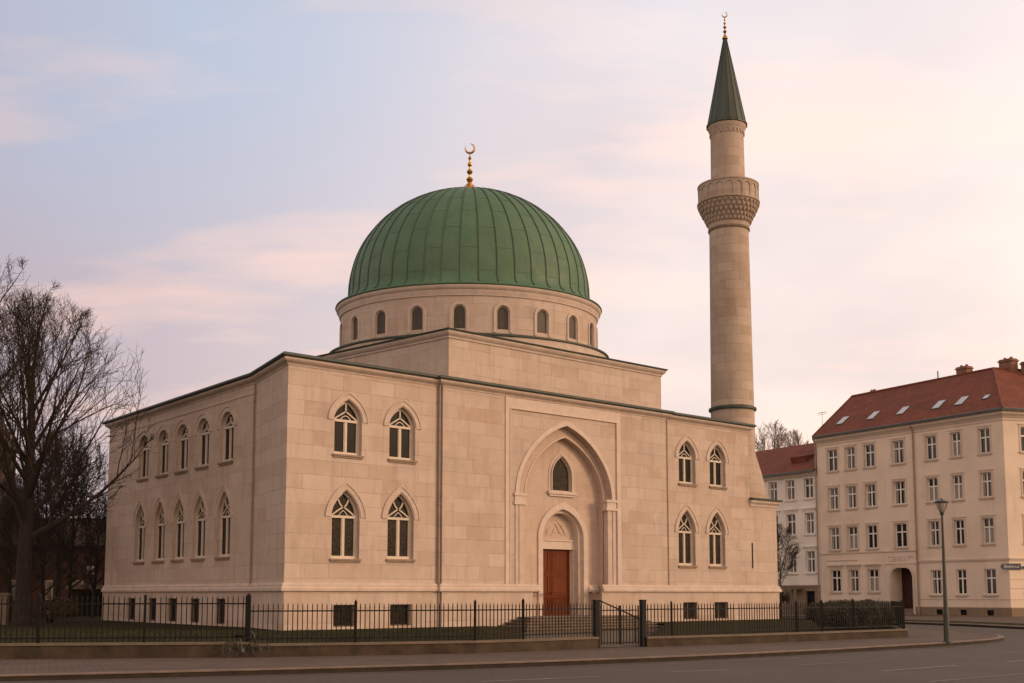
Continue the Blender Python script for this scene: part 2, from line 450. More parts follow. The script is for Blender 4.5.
# warmth grows to the right (towards the sun's side) and towards the horizon
wx = mrange(t, sep.outputs['X'], -.42, .42, 0, 1)
wz = mrange(t, sep.outputs['Z'], .05, .5, 1, 0)
base_hi = mix(t, (.40, .47, .60), (.82, .74, .72), wx)       # upper sky: blue grey -> pale pink
base_lo = mix(t, (.62, .48, .47), (1.04, .82, .64), wx)       # low sky: dusty rose -> cream peach
base = mix(t, base_hi, base_lo, wz)
bx = mrange(t, sep.outputs['X'], -.36, -.02, 1, 0); bz = mrange(t, sep.outputs['Z'], .24, .42, 0, 1)
bb = N(t, 'ShaderNodeMath', operation='MULTIPLY'); t.links.new(bx, bb.inputs[0]); t.links.new(bz, bb.inputs[1])
base = mix(t, base, (.44, .60, .76), mrange(t, bb.outputs[0], 0, .7, 0, .85))
base = mix(t, base, (.50, .42, .46), mrange(t, sep.outputs['X'], -.5, .1, .5, .1))
base = mix(t, base, (.52, .44, .47), mrange(t, c1, .45, .58, 0, .55))        # mauve banks
base = mix(t, base, (1.0, .68, .54), mrange(t, c2, .49, .63, 0, .6))        # peach streaks
base = mix(t, base, (.76, .76, .80), mrange(t, c3, .54, .68, 0, .4))        # clear blue gaps
nis = N(t, 'ShaderNodeMix', data_type='RGBA', blend_type='MULTIPLY'); nis.inputs[0].default_value = 1
t.links.new(sky.outputs[0], nis.inputs[6]); nis.inputs[7].default_value = (1.1, 1.0, .9, 1)
mul = N(t, 'ShaderNodeVectorMath', operation='SCALE'); t.links.new(base, mul.inputs[0]); mul.inputs['Scale'].default_value = 11.2
dim = N(t, 'ShaderNodeVectorMath', operation='SCALE'); t.links.new(mul.outputs[0], dim.inputs[0])
# the unseen sky overhead is darkened to control the ambient light
t.links.new(mrange(t, sep.outputs['Z'], .45, .9, 1, .45), dim.inputs['Scale'])
warm = mix(t, (1.36, 1.12, .87), (1, 1, 1), mrange(t, sep.outputs['Y'], -.1, .5, 0, 1))     # warmer, brighter unseen sky behind the camera, added to fill the shaded walls
dimw = mix(t, dim.outputs[0], warm, 1.0, 'MULTIPLY')
# thicker, greyer cloud on the left of the northern sky
lx = mrange(t, sep.outputs['X'], -.40, .12, 1, 0); ly = mrange(t, sep.outputs['Y'], .2, .6, 0, 1)
lm = N(t, 'ShaderNodeMath', operation='MULTIPLY'); t.links.new(lx, lm.inputs[0]); t.links.new(ly, lm.inputs[1])
dimw = mix(t, dimw, mix(t, dimw, (.76, .735, .76), 1.0, 'MULTIPLY'), lm.outputs[0])
fin = mix(t, nis.outputs[2], dimw, .92)
t.links.new(fin, bg.inputs['Color']); bg.inputs['Strength'].default_value = .10
sd = bpy.data.lights.new('sun', 'SUN'); so = bpy.data.objects.new('sun', sd); COL.objects.link(so)
sd.energy = 1.25; sd.angle = radians(14); sd.color = (1, .66, .42)
to_sun = Vector((sin(SUN_AZ)*cos(SUN_EL), cos(SUN_AZ)*cos(SUN_EL), sin(SUN_EL)))
so.rotation_euler = to_sun.to_track_quat('Z', 'Y').to_euler(); so.location = (0, 0, 60)
scene.view_settings.view_transform = 'Standard'; scene.view_settings.look = 'None'
scene.view_settings.exposure = .36; scene.view_settings.gamma = 1

# ================================================================== LAYOUT CONSTANTS
C0 = (-8.635, 43.743); DF = (.75441, .65640); NF = (-DF[1], DF[0])
A1 = (-.46957, .88290); A2 = (-.62426, .78122); K = (-10.771, 47.760)
Fp = lambda s, d=0.: (C0[0]+s*DF[0]+d*NF[0], C0[1]+s*DF[1]+d*NF[1])
def toF(p):
    x, y = p[0]-C0[0], p[1]-C0[1]; return (x*DF[0]+y*DF[1], x*NF[0]+y*NF[1])
FL = Matrix(frame(C0, DF))                       # front facade frame
LEN2 = 17.45
LE = (K[0]+A2[0]*LEN2, K[1]+A2[1]*LEN2)
SIDE = Matrix(frame(LE, (-A2[0], -A2[1])))       # side facade frame: s runs from the far end to the kink
CANT = Matrix(frame(K, (-A1[0], -A1[1])))        # short canted length, 4.55 m
rn = random.Random(5)

# ================================================================== GROUND
kerb_line = [(-75, -8), (-34, 12.1), (-20, 18.6), (-10.48, 22.5), (-6.5, 24.05), (-1.62, 26.19), (1.64, 28.02), (4.87, 30.13), (8.12, 32.6),
             (11.45, 35.48), (14.43, 38.19), (16.4, 40.27), (17.5, 41.75), (18.5, 43.7), (19.1, 46), (19.2, 49.5), (18.6, 56), (16.6, 66), (13, 78), (6, 92), (-8, 118)]
far_kerb = [(90, 26), (60, 34), (42, 41.5), (32, 47), (27, 51.5), (24.9, 55.5), (23.9, 61.5), (22.2, 66.5), (18.5, 76), (12, 89), (-2, 116)]
mb = MB(); S = 3000
mb.add([(-S, -S, -.03), (S, -S, -.03), (S, S, -.03), (-S, S, -.03)], [(0, 1, 2, 3)])
structure(mb, 'ground', M['groundm'])
mb = MB(); mb.poly([[(-75, -30), (120, -30), (120, 40)] + [(90, 40), (46, 60), (30, 75), (20, 118), (-20, 135), (-40, 118), (-75, 60)]], lambda a, b: (a, b, 0.))
structure(mb, 'road', M['asphalt'])
def smooth_path(p, n=6):
    out = []
    for i in range(len(p)-1):
        p0, p1, p2, p3 = p[max(i-1, 0)], p[i], p[i+1], p[min(i+2, len(p)-1)]
        for k in range(n):
            u = k/n
            out.append(tuple(.5*((2*p1[j])+(-p0[j]+p2[j])*u+(2*p0[j]-5*p1[j]+4*p2[j]-p3[j])*u*u+(-p0[j]+3*p1[j]-3*p2[j]+p3[j])*u**3) for j in (0, 1)))
    return out+[p[-1]]
KL = smooth_path(kerb_line); FK = smooth_path(far_kerb)
mb = MB(); sweep(mb, KL, [(-.19, .10), (-.19, .135), (-.01, .135), (.01, .12), (.01, .10), (-.19, .10)], closed=False)
structure(mb, 'kerb', M['kerb'])
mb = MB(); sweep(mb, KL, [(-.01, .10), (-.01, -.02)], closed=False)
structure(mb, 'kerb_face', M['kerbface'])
mb = MB(); sweep(mb, FK[::-1], [(-.19, .10), (-.19, .135), (-.01, .135), (.01, .12), (.01, .10), (-.19, .10)], closed=False)
structure(mb, 'kerb', M['kerb'])
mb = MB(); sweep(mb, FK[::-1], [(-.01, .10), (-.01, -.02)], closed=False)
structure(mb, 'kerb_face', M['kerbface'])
mb = MB(); mb.poly([KL+[(-75, 118)]], lambda a, b: (a, b, .12))
structure(mb, 'pavement', M['paving'])
mb = MB(); mb.poly([FK+[(10, 135), (120, 135), (120, 26)]], lambda a, b: (a, b, .12))
structure(mb, 'pavement', M['paving'])
# green verge along the far kerb
mb = MB(); off = [(x+1.1, y+.7) for x, y in FK[10:-6]]; o2 = [(x+2.6, y+1.6) for x, y in FK[10:-6]]
mb.band(off, o2, lambda a, b: (a, b, .125), lambda a, b: (a, b, .16)); structure(mb, 'verge', M['lawn'])
# gutter strip and road markings: sheets 4 mm above the asphalt
mb = MB()
def offs(path, d):
    out = []
    for i, p in enumerate(path):
        a = Vector(path[max(i-1, 0)]); b = Vector(path[min(i+1, len(path)-1)]); q = (b-a).normalized()
        out.append((p[0]+q.y*d, p[1]-q.x*d))
    return out
M['gutterstrip'] = simple('dark_gutter_stone', (.085, .068, .056), .85, .25, 2)
kk = KL[6:92]
mb.band(offs(kk, .0), offs(kk, .34), lambda a, b: (a, b, .004), lambda a, b: (a, b, .004)); structure(mb, 'gutter_strip', M['gutterstrip'])
mb = MB()
def dash(a, b, wd=.12, z=.008):
    a = Vector(a); b = Vector(b); q = (b-a).normalized(); nn = Vector((q.y, -q.x))*wd/2
    mb.add([(*(a+nn), z), (*(b+nn), z), (*(b-nn), z), (*(a-nn), z)], [(0, 1, 2, 3)])
mid = [(-.6, 22.68), (1.8, 24.02)], [(3.45, 25.42), (4.85, 26.15)], [(8.2, 25.75), (10.6, 27.75)], [(12.4, 29.2), (15.0, 31.4)], [(17, 33.2), (19.8, 35.8)], [(-6.2, 20.1), (-4.2, 21.0)]
for a, b in mid: dash(a, b, .11)
for a, b in ([(3.59, 28.22), (7.69, 31.06)], [(6.86, 27.9), (9.3, 29.6)], [(10.1, 33.0), (12.9, 35.2)], [(8.12, 22.64), (12.6, 26.2)], [(14, 33.4), (17.5, 36.8)]): dash(a, b, .07)
structure(mb, 'road_marking', M['paint'])

# ================================================================== FENCE LINE
fence_pts = [(-60, 4.2), (-40, 14.9), (-24, 23.2), (-13.49, 28.2), (-11.66, 28.55), (-6.68, 29.33)]
right_pts = [(-6.68, 29.33), (-4.07, 30.15), (-1.0, 31.35), (.31, 32.3), (2.45, 34.2)]
gate_a, gate_b = (2.45, 34.2), (4.0, 35.05)
east_pts = [(4.0, 35.05), (4.9, 35.6), (7.2, 37.15), (9.57, 39.0), (10.64, 39.85), (12.07, 41.0), (14.48, 42.9)]
ret_pts = [(14.48, 42.9), (15.2, 46.5), (15.4, 50.5), (15.3, 56)]

# lawn: two raised beds held by the low wall, with the paved forecourt between them
mb = MB()
LZ = .33
ins = lambda p, d=.15: (p[0]-.4*d, p[1]+.9*d)
left_l = [ins(p) for p in fence_pts+right_pts[1:4]]
poly = left_l+[Fp(9.7, -2.6), Fp(9.7, 6), Fp(6, 12), (-20, 90), (-75, 90), (-75, 4.5)]
mb.poly([poly], lambda a, b: (a, b, LZ))
e0 = Fp(9.7, -2.6); q0 = left_l[-1]
mb.add([(*q0, .1), (*e0, .1), (*e0, LZ), (*q0, LZ)], [(0, 1, 2, 3)])
right_l = [ins(p) for p in east_pts]+[(p[0]-.12, p[1]) for p in ret_pts[1:]]
poly2 = [Fp(18.6, -.01), Fp(18.6, -2.7)]+right_l+[(15.0, 64), Fp(31, 12), Fp(19, 8)]
mb.poly([poly2], lambda a, b: (a, b, LZ))
e0 = Fp(18.6, -2.7); q0 = right_l[0]
mb.add([(*q0, .1), (*e0, .1), (*e0, LZ), (*q0, LZ)], [(0, 1, 2, 3)])
structure(mb, 'lawn', M['lawn'])
M['forec'] = paving('forecourt_slabs', (.16, .13, .10), (.13, .105, .08), .5, .5)
mb = MB(); mb.poly([[(.31, 32.55), (4.9, 35.75), Fp(19.0, .6), Fp(9.7, .6)]], lambda a, b: (a, b, .132)); structure(mb, 'forecourt', M['forec'])

# low retaining walls, each a thing
def low_wall(pts, label, top=.46, wd=.26):
    r_ = thing('low_wall', label, 'low wall', (pts[0][0], pts[0][1], .1), 'low walls carrying the iron fence')
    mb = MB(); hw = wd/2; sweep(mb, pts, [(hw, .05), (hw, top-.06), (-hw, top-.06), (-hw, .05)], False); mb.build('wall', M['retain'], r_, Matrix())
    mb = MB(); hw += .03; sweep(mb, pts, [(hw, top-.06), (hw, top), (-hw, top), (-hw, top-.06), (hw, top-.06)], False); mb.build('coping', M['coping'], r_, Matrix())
low_wall(fence_pts[:-1]+[(-6.56, 29.35)], 'long low brown retaining wall under the fence left of the bicycle', .50)
low_wall([(-6.62, 29.36)]+right_pts[1:], 'low brown retaining wall between the bicycle and the entrance gate', .45)
low_wall(east_pts+ret_pts[1:], 'low curving brown retaining wall under the fence right of the gate', .42)

# iron fences: posts and picket panels
def iron_fence(pts, posts, base, top, label, sp=.124):
    r_ = thing('iron_fence', label, 'fence', (pts[0][0], pts[0][1], base), 'black iron fence around the mosque garden')
    for i in range(len(pts)-1):
        a = Vector(pts[i]); b = Vector(pts[i+1]); L = (b-a).length; q = (b-a)/L
        m = frame(a, q)
        nseg = max(1, round(L/3.3)); sl = L/nseg
        for j in range(nseg):
            mb = MB(); x0 = j*sl; k = int(sl/sp)
            for u in range(1, k):
                x = x0+u*sl/k
                h = top+rn.uniform(-.01, .01); tilt = rn.uniform(-.008, .008)
                mb.box(x-.011, x+.011, -.011, .011, base+.02, h-.07)
                mb.tube([(x, 0, h-.07), (x+tilt, 0, h)], [.015, .002], 4, False)
            for zz in (base+.10, top-.22):
                mb.box(x0, x0+sl, -.017, .017, zz, zz+.035)
            mb.build('railing_panel', M['iron'], r_, m)
            if j: 
                mb = MB(); mb.box(x0-.03, x0+.03, -.03, .03, base-.02, top+.02); mb.build('post', M['iron'], r_, m)
    for (x, y, w_, ex) in posts:
        mb = MB(); mb.box(-w_/2, w_/2, -w_/2, w_/2, base-.1, top+ex); mb.tube([(0, 0, top+ex), (0, 0, top+ex+.06)], [w_*.55, .005], 6)
        mb.build('post', M['iron'], r_, T(x, y, 0))
    return r_
iron_fence(fence_pts[1:], [(-11.66, 28.55, .08, .03), (-6.68, 29.33, .12, .0)], .50, 1.66, 'taller black iron fence along the dark lawn left of the bicycle')
iron_fence(right_pts, [(-4.07, 30.15, .07, .03), (-1.0, 31.35, .07, .03), (.31, 32.3, .08, .06)], .45, 1.47, 'black picket fence in front of the sunlit facade left of the gate')
iron_fence(east_pts+ret_pts[1:], [(4.9, 35.6, .06, .0), (9.57, 39.0, .07, .0), (10.64, 39.85, .09, .02), (12.07, 41.0, .09, .05), (14.48, 42.9, .09, .02)], .42, 1.44,
           'black picket fence curving away right of the gate before the hedge')
# gate
g = thing('iron_gate', 'low black double gate between two stout square posts before the steps', 'gate', (*gate_a, .12))
ga = Vector(gate_a); gb = Vector(gate_b); gl = (gb-ga).length; gm = frame(ga, (gb-ga)/gl)
for x in (.05, gl-.05):
    mb = MB(); mb.box(x-.075, x+.075, -.075, .075, .1, 1.50); mb.box(x-.09, x+.09, -.09, .09, 1.50, 1.53)
    mb.build('gate_post', M['iron'], g, gm)
for x0, x1 in ((.2, gl/2-.01), (gl/2+.01, gl-.2)):
    mb = MB()
    mb.box(x0, x0+.035, -.015, .015, .2, 1.36); mb.box(x1-.035, x1, -.015, .015, .2, 1.36)
    for zz in (.24, .62, 1.2): mb.box(x0, x1, -.014, .014, zz, zz+.035)
    k = 6
    for u in range(1, k):
        x = x0+(x1-x0)*u/k; mb.box(x-.010, x+.010, -.010, .010, .2, 1.33); mb.tube([(x, 0, 1.33), (x, 0, 1.42)], [.014, .002], 4, False)
    mb.build('gate_leaf', M['iron'], g, gm)

# ================================================================== MOSQUE
mq = thing('mosque', 'large pale sandstone mosque with green copper dome behind the iron fence', 'mosque', (*Fp(14, 10), .2))
CP = .14                                     # the middle bay stands this far forward
S0, S1, SE = 7.37, 21.72, 28.60              # bay limits along the front
main_path = [C0, Fp(S0), Fp(S0, -CP), Fp(S1, -CP), Fp(S1), Fp(SE), Fp(SE, 21), LE, K]
BASEZ = 1.82; TOP = 10.70
U = [(2.76, 7.22, 8.60, 9.44), (5.42, 7.22, 8.60, 9.44), (23.46, 7.36, 8.72, 9.60), (25.93, 7.36, 8.72, 9.60)]
Lw = [(2.71, 3.08, 4.75, 5.80), (5.38, 3.12, 4.75, 5.82), (23.36, 3.15, 4.87, 5.98), (25.79, 3.15, 4.87, 5.98)]
Bw = [(2.68, 1.04), (5.37, 1.05), (23.47, 1.08), (25.94, 1.12)]
HW = .655
fl_holes = [arch(HW, c, d, b, 10, a) for a, b, c, d in U+Lw]
rect = lambda a, b, z0, z1: [(a, z0), (a, z1), (b, z1), (b, z0)]
b_holes = [rect(c-wd/2, c+wd/2, .42, 1.28) for c, wd in Bw]
left = lambda h: sum(p[0] for p in h)/len(h) < 15
mb = MB()
facade(mb, 0, S0, BASEZ, TOP, [h for h in fl_holes if left(h)])
facade(mb, S1, SE, BASEZ, TOP, [h for h in fl_holes if not left(h)])
facade(mb, -.045, S0, 0, BASEZ+.02, [h for h in b_holes if left(h)], -.07, .35)
facade(mb, S1, SE, 0, BASEZ+.02, [h for h in b_holes if not left(h)], -.07, .35)
# middle bay with the portal recess
PC = 14.70
big = arch(2.98, 6.2, 9.52, 1.0, 18, PC)
fnm = lambda a, b: (a, -CP, b)
facade(mb, S0, S1, BASEZ, TOP, [[(x, max(z, BASEZ+.001)) for x, z in big]], -CP, CP+.20)
for s_ in (S0, S1): mb.add([(s_, 0, 0), (s_, -CP-.07, 0), (s_, -CP-.07, TOP), (s_, 0, TOP)], [(0, 1, 2, 3)])
for a, b in ((S0, PC-2.2), (PC+2.2, S1)): mb.add([(a, -CP-.07, 0), (b, -CP-.07, 0), (b, -CP-.07, BASEZ+.02), (a, -CP-.07, BASEZ+.02)], [(0, 1, 2, 3)])
for a in (PC-2.2, PC+2.2): mb.add([(a, -CP-.07, 0), (a, .6, 0), (a, .6, BASEZ+.02), (a, -CP-.07, BASEZ+.02)], [(0, 1, 2, 3)])
# right return of the main block above the annex and its far walls
mb.add([(SE, 0, 0), (SE, 21, 0), (SE, 21, TOP), (SE, 0, TOP)], [(0, 1, 2, 3)])
le = toF(LE)
mb.add([(SE, 21, 0), (*le, 0), (*le, TOP), (SE, 21, TOP)], [(0, 1, 2, 3)])
mb.build('front_wall', M['stone'], mq, FL)
# portal back wall (inside the big recess), with the small window and the door arch cut in
SB = .55
mb = MB()
smallw = arch(.60, 7.25, 8.14, 6.50, 10, 15.0)
PCd = 15.08
doorarch = arch(1.32, 4.35, 5.66, .5, 16, PCd)
f0 = lambda a, b: (a, .20, b); f1 = lambda a, b: (a, SB, b)
inner = arch(2.50, 6.2, 9.02, .9, 18, PC+.22)
outer_big = arch(2.98, 6.2, 9.52, .9, 18, PC)
mb.band(outer_big, inner, f0, f0); mb.band(inner, inner, f0, f1)
mb.poly([[(PC-3.1, .0), (PC+3.1, .0), (PC+3.1, 9.6), (PC-3.1, 9.6)], smallw, doorarch], f1)
mb.band(smallw, smallw, f1, lambda a, b: (a, SB+.3, b), True)
mb.build('portal_recess', M['render'], mq, FL)
# door surround: stepped reveals and band
mb = MB()
mb.ring(arch(1.32, 4.35, 5.66, .66, 16, PCd), arch(1.60, 4.35, 5.98, .66, 16, PCd), SB-.07, SB)
mb.ring(arch(1.14, 4.35, 5.45, .66, 16, PCd), arch(1.32, 4.35, 5.66, .66, 16, PCd), SB+.12, SB+.55)
mb.band(doorarch, doorarch, f1, lambda a, b: (a, SB+.12, b))
mb.box(PCd-1.14, PCd+1.14, SB+.38, SB+.70, 3.80, 4.18); mb.box(PCd-1.14, PCd+1.14, SB+.33, SB+.5, 4.18, 4.24)
mb.box(PCd-1.14, PCd-1.0, SB+.44, SB+.70, .66, 3.80); mb.box(PCd+1.06, PCd+1.14, SB+.44, SB+.70, .66, 3.80)
mb.box(PCd+1.01, PCd+1.06, SB+.56, SB+.70, .66, 3.80)
mb.build('door_surround', M['portal_trim'], mq, FL)
mb = MB(); mb.poly([arch(1.15, 4.35, 5.46, 4.2, 14, PCd)], lambda a, b: (a, SB+.46, b))
for sg, pts in ((1, [(-.12, 5.02), (.0, 4.95), (.10, 4.78), (.20, 4.6), (.36, 4.50)]), (1, [(-.62, 4.45), (-.60, 4.62), (-.5, 4.75), (-.38, 4.86)]), (1, [(-.3, 4.45), (-.16, 4.66), (-.12, 4.85)]),
                (1, [(.62, 4.42), (.55, 4.6), (.42, 4.78), (.25, 4.98), (0, 5.16)])):
    mb.tube([(PCd+x, SB+.46, z) for x, z in pts], [.02]+[.05]*(len(pts)-2)+[.015], 6)
mb.build('tympanum', M['render'], mq, FL, smooth=True)
# double door
dz0, dz1 = .70, 3.80
for x0, x1 in ((PCd-1.0, PCd-.29), (PCd-.28, PCd+1.01)):
    mb = MB(); mb.box(x0, x1, SB+.60, SB+.68, dz0, dz1)
    wd = x1-x0
    for z0, z1 in ((dz0+.12, dz0+.85), (dz0+.95, dz0+1.9), (dz0+2.0, dz1-.12)):
        for rx0, rx1, rz0, rz1 in ((x0+.08, x0+.14, z0, z1), (x1-.14, x1-.08, z0, z1), (x0+.141, x1-.141, z0, z0+.05), (x0+.141, x1-.141, z1-.05, z1)):
            mb.box(rx0, rx1, SB+.575, SB+.601, rz0, rz1)
        mb.box(x0+.19, x1-.19, SB+.585, SB+.601, z0+.1, z1-.1)
    d_ = mb.build('door', M['wood'], mq, FL)
    mb = MB(); hx = x1-.05 if x1 < PCd else x0+.05
    mb.tube([(hx, SB+.60, 1.75), (hx, SB+.54, 1.75), (hx+(.1 if x1 > PCd else -.1), SB+.54, 1.75)], .014, 5)
    mb.build('handle', M['iron'], d_, FL)
# big arch mouldings, panel frame and capitals
mb = MB()
mb.ring(arch(2.98, 6.2, 9.52, None, 18, PC), arch(3.19, 6.2, 9.76, None, 18, PC), -CP-.05, -CP+.02)
mb.ring(arch(2.50, 6.2, 9.02, None, 18, PC+.22), arch(2.57, 6.2, 9.09, None, 18, PC+.22), .17, .22)
mb.build('portal_arch', M['portal_trim'], mq, FL)
mb = MB()
y0, y1 = -CP-.045, -CP+.02
mb.box(10.92, 11.16, y0, y1, 2.13, 10.50); mb.box(18.06, 18.30, y0, y1, 2.13, 10.50)
mb.box(11.16, 18.06, y0, y1, 10.02, 10.47)
mb.box(11.16, 11.21, y0-.03, y1, 2.13, 10.02); mb.box(18.01, 18.06, y0-.03, y1, 2.13, 10.02); mb.box(11.21, 18.01, y0-.03, y1, 9.97, 10.02)
mb.build('portal_panel_frame', M['portal_trim'], mq, FL)
for sg in (-1, 1):
    mb = MB(); a, b = sorted((PC+sg*2.55, PC+sg*3.29)); a2, b2 = sorted((PC+sg*2.62, PC+sg*3.24))
    mb.box(a, b, -CP-.10, .1, 6.08, 6.2); mb.box(a2, b2, -CP-.06, .1, 5.80, 6.079); mb.box(a, b, -CP-.09, .1, 5.68, 5.799)
    mb.build('capital', M['portal_trim'], mq, FL)
    mb = MB(); a, b = sorted((PC+sg*2.68, PC+sg*2.97)); mb.box(a, b, -CP-.03, .1, 2.13, 5.679)
    a, b = sorted((PC+sg*3.02, PC+sg*3.2)); mb.box(a, b, -CP-.04, .1, 2.13, 5.679)
    mb.build('pilaster', M['trim'], mq, FL)
# small leaded window over the door
wn = MB(); wn.ring(arch(.56, 7.25, 8.09, 6.55, 10, 15.0), arch(.61, 7.25, 8.15, 6.5, 10, 15.0), SB+.05, SB+.12); wn.box(14.39, 15.61, SB+.05, SB+.12, 6.5, 6.55)
w0 = wn.build('window', M['trim'], mq, FL)
mb = MB(); mb.poly([arch(.61, 7.25, 8.15, 6.5, 10, 15.0)], lambda a, b: (a, SB+.09, b)); mb.build('glass', M['glass'], w0, FL)
mb = MB(); mb.ring(arch(.63, 7.25, 8.19, 6.5, 10, 15.0), arch(.84, 7.25, 8.44, 6.5, 10, 15.0), SB-.03, SB); mb.ring(arch(.63, 7.25, 8.19, 6.5, 10, 15.0), arch(.69, 7.25, 8.27, 6.5, 10, 15.0), SB-.08, SB-.051); mb.build('window_surround', M['trim'], w0, FL)
mb = MB(); mb.box(14.1, 15.9, SB-.15, SB+.2, 6.36, 6.50); mb.box(14.18, 15.82, SB-.09, SB, 6.26, 6.359); mb.build('sill', M['portal_trim'], w0, FL)

# ---- pointed windows of the storeys: built once each, then copied
def bar(mb, pts, wd, y0, y1):
    """flat bar along a polyline in the x-z plane"""
    V = [Vector(p) for p in pts]; L = []; R_ = []
    for i, p in enumerate(V):
        d = (V[min(i+1, len(V)-1)]-V[max(i-1, 0)]).normalized(); q = Vector((-d.y, d.x))*wd/2
        L.append(tuple(p+q)); R_.append(tuple(p-q))
    mb.ring(L, R_, y0, y1)
    mb.band(L, R_, lambda a, b: (a, y1, b), lambda a, b: (a, y1, b))
def pointed_window(name, hw, spring, apex, style, mw, reveal=.28, glass='glass', ohw=None, oap=None, frame_w=.10):
    """origin at the middle of the hole's bottom edge, wall plane y=0"""
    y0, y1 = reveal-.10, reveal-.02
    fw = frame_w; mb = MB()
    mb.ring(arch(hw-fw, spring, apex-fw*1.15, fw, 12), arch(hw+.01, spring, apex+.01, 0, 12), y0, y1+.03)
    mb.box(-hw-.01, hw+.01, y0-.012, y1+.03, -.005, fw+.02)
    mb.box(-hw+fw*.9, hw-fw*.9, y0-.015, y1, spring-.05, spring+.05)
    mb.box(-.045, .045, y0-.004, y1, fw, spring-.05)
    for sg in (-1, 1):
        a, b = sorted((sg*(hw-fw), sg*(hw-fw-.04))); mb.box(a, b, y0+.02, y1, fw, spring-.05)
        a, b = sorted((sg*.046, sg*.08)); mb.box(a, b, y0+.02, y1, fw, spring-.05)
    h = apex-spring; b_ = .055
    if style == 'Y':
        mb.box(-.03, .03, y0, y1, spring+h*.42, apex-fw)
        for sg in (-1, 1): bar(mb, [(0, spring+h*.46), (sg*(hw-fw)*.55, spring+h*.24), (sg*(hw-fw)*.97, spring+.05)], b_, y0, y1)
        for sg in (-1, 1): bar(mb, [(0, spring+h*.26), (sg*.14, spring+.16), (sg*.24, spring+.05)], .035, y0+.01, y1)
    else:
        for sg in (-1, 1):
            bar(mb, [(sg*(hw-fw)*.50, spring+h*.72), (sg*(hw-fw)*.30, spring+h*.50), (sg*.06, spring+h*.38), (0, spring+h*.37)], b_, y0, y1)
            bar(mb, [(sg*.0, spring+h*.38), (sg*(hw-fw)*.5, spring+h*.22), (sg*(hw-fw)*.98, spring+.05)], b_, y0, y1)
            bar(mb, [(0, spring+.26), (sg*.12, spring+.16), (sg*.2, spring+.05)], .03, y0+.01, y1)
    o = mb.build(name, M['white_paint'], mq, mw)
    mb = MB(); mb.poly([arch(hw, spring, apex, 0, 12)], lambda a, b: (a, y1-.02, b)); mb.build('glass', M[glass], o, mw)
    ohw = ohw or hw+.30; oap = oap or apex+.32
    ss = spring-.02
    mb = MB(); mb.ring(arch(hw+.04, ss, apex+.05, None, 12), arch(ohw, ss, oap, None, 12), -.03, .0)
    mb.ring(arch(ohw-.06, ss, oap-.07, None, 12), arch(ohw, ss, oap, None, 12), -.06, -.0305)
    mb.build('window_surround', M['trim'], o, mw)
    mb = MB(); mb.box(-hw-.07, hw+.07, -.09, .2, -.07, .0); mb.box(-hw-.03, hw+.03, -.05, .0, -.14, -.071)
    mb.build('sill', M['sillm'], o, mw)
    return o
w1 = None; w2 = None
for i, (a, b, c, d) in enumerate(U):
    m = FL @ T(a, 0, b)
    if i in (0, 2): w1 = pointed_window('window', HW, c-b, d-b, 'Y', m, glass='glass_dark')
    else: dup(w1, m, mq)
for i, (a, b, c, d) in enumerate(Lw):
    m = FL @ T(a, 0, b)
    if i == 0: w2 = pointed_window('window', HW, c-b, d-b, 'X', m)
    elif i == 2: w2 = pointed_window('window', HW, c-b, d-b, 'X', m)
    else: dup(w2, m, mq)
# ---- basement windows
def base_window(m, wd, h=.86, yb=-.07):
    mb = MB(); y0 = yb+.2; hw = wd/2
    mb.box(-hw, hw, y0, y0+.05, 0, .05); mb.box(-hw, hw, y0, y0+.05, h-.05, h); mb.box(-hw, -hw+.05, y0, y0+.05, .05, h-.05); mb.box(hw-.05, hw, y0, y0+.05, .05, h-.05)
    mb.box(-.025, .025, y0, y0+.05, .05, h-.05)
    o = mb.build('basement_window', M['step'], mq, m)
    mb = MB(); mb.add([(-hw, y0+.03, 0), (hw, y0+.03, 0), (hw, y0+.03, h), (-hw, y0+.03, h)], [(0, 1, 2, 3)]); mb.build('glass', M['glass'], o, m)
    mb = MB()
    for k in range(1, 7): mb.box(-hw+wd*k/7-.01, -hw+wd*k/7+.01, yb+.06, yb+.08, 0, h)
    mb.build('window_bars', M['iron'], o, m)
for c, wd in Bw: base_window(FL @ T(c, 0, .42), wd)

# ---- side facade
sd_up = [(2.73, .60), (5.26, .56), (7.60, .54), (9.95, .54), (12.45, .52)]
sd_lo = [2.83, 5.42, 7.75, 10.08, 12.60]
sd_b = [(2.8, .95), (5.5, .98), (8.12, 1.0), (10.56, .95), (13.3, 1.05)]
SU = (7.45, 8.98, 9.55); SLo = (3.30, 5.05, 6.15); shw = .66
hs = [arch(shw, SU[1], SU[2], SU[0], 10, LEN2-c) for c, _ in sd_up]+[arch(shw, SLo[1], SLo[2], SLo[0], 10, LEN2-c) for c in sd_lo]
mb = MB()
facade(mb, 0, LEN2, BASEZ, TOP, hs, 0, .24)
facade(mb, 0, LEN2, 0, BASEZ+.02, [rect(LEN2-c-wd/2, LEN2-c+wd/2, .42, 1.5) for c, wd in sd_b], -.07, .4)
mb.build('side_wall', M['stone'], mq, SIDE)
mb = MB(); facade(mb, 0, 4.55, BASEZ, TOP, []); mb.box(0, 4.55+.045, -.07, -.02, 0, BASEZ+.02)
mb.build('side_wall', M['stone'], mq, CANT)
wa = wb = None
for c, _ in sd_up:
    m = SIDE @ T(LEN2-c, 0, SU[0])
    wa = dup(wa, m, mq) if wa else pointed_window('window', shw, SU[1]-SU[0], SU[2]-SU[0], 'Y', m, .24, ohw=.96, oap=SU[2]-SU[0]+.28)
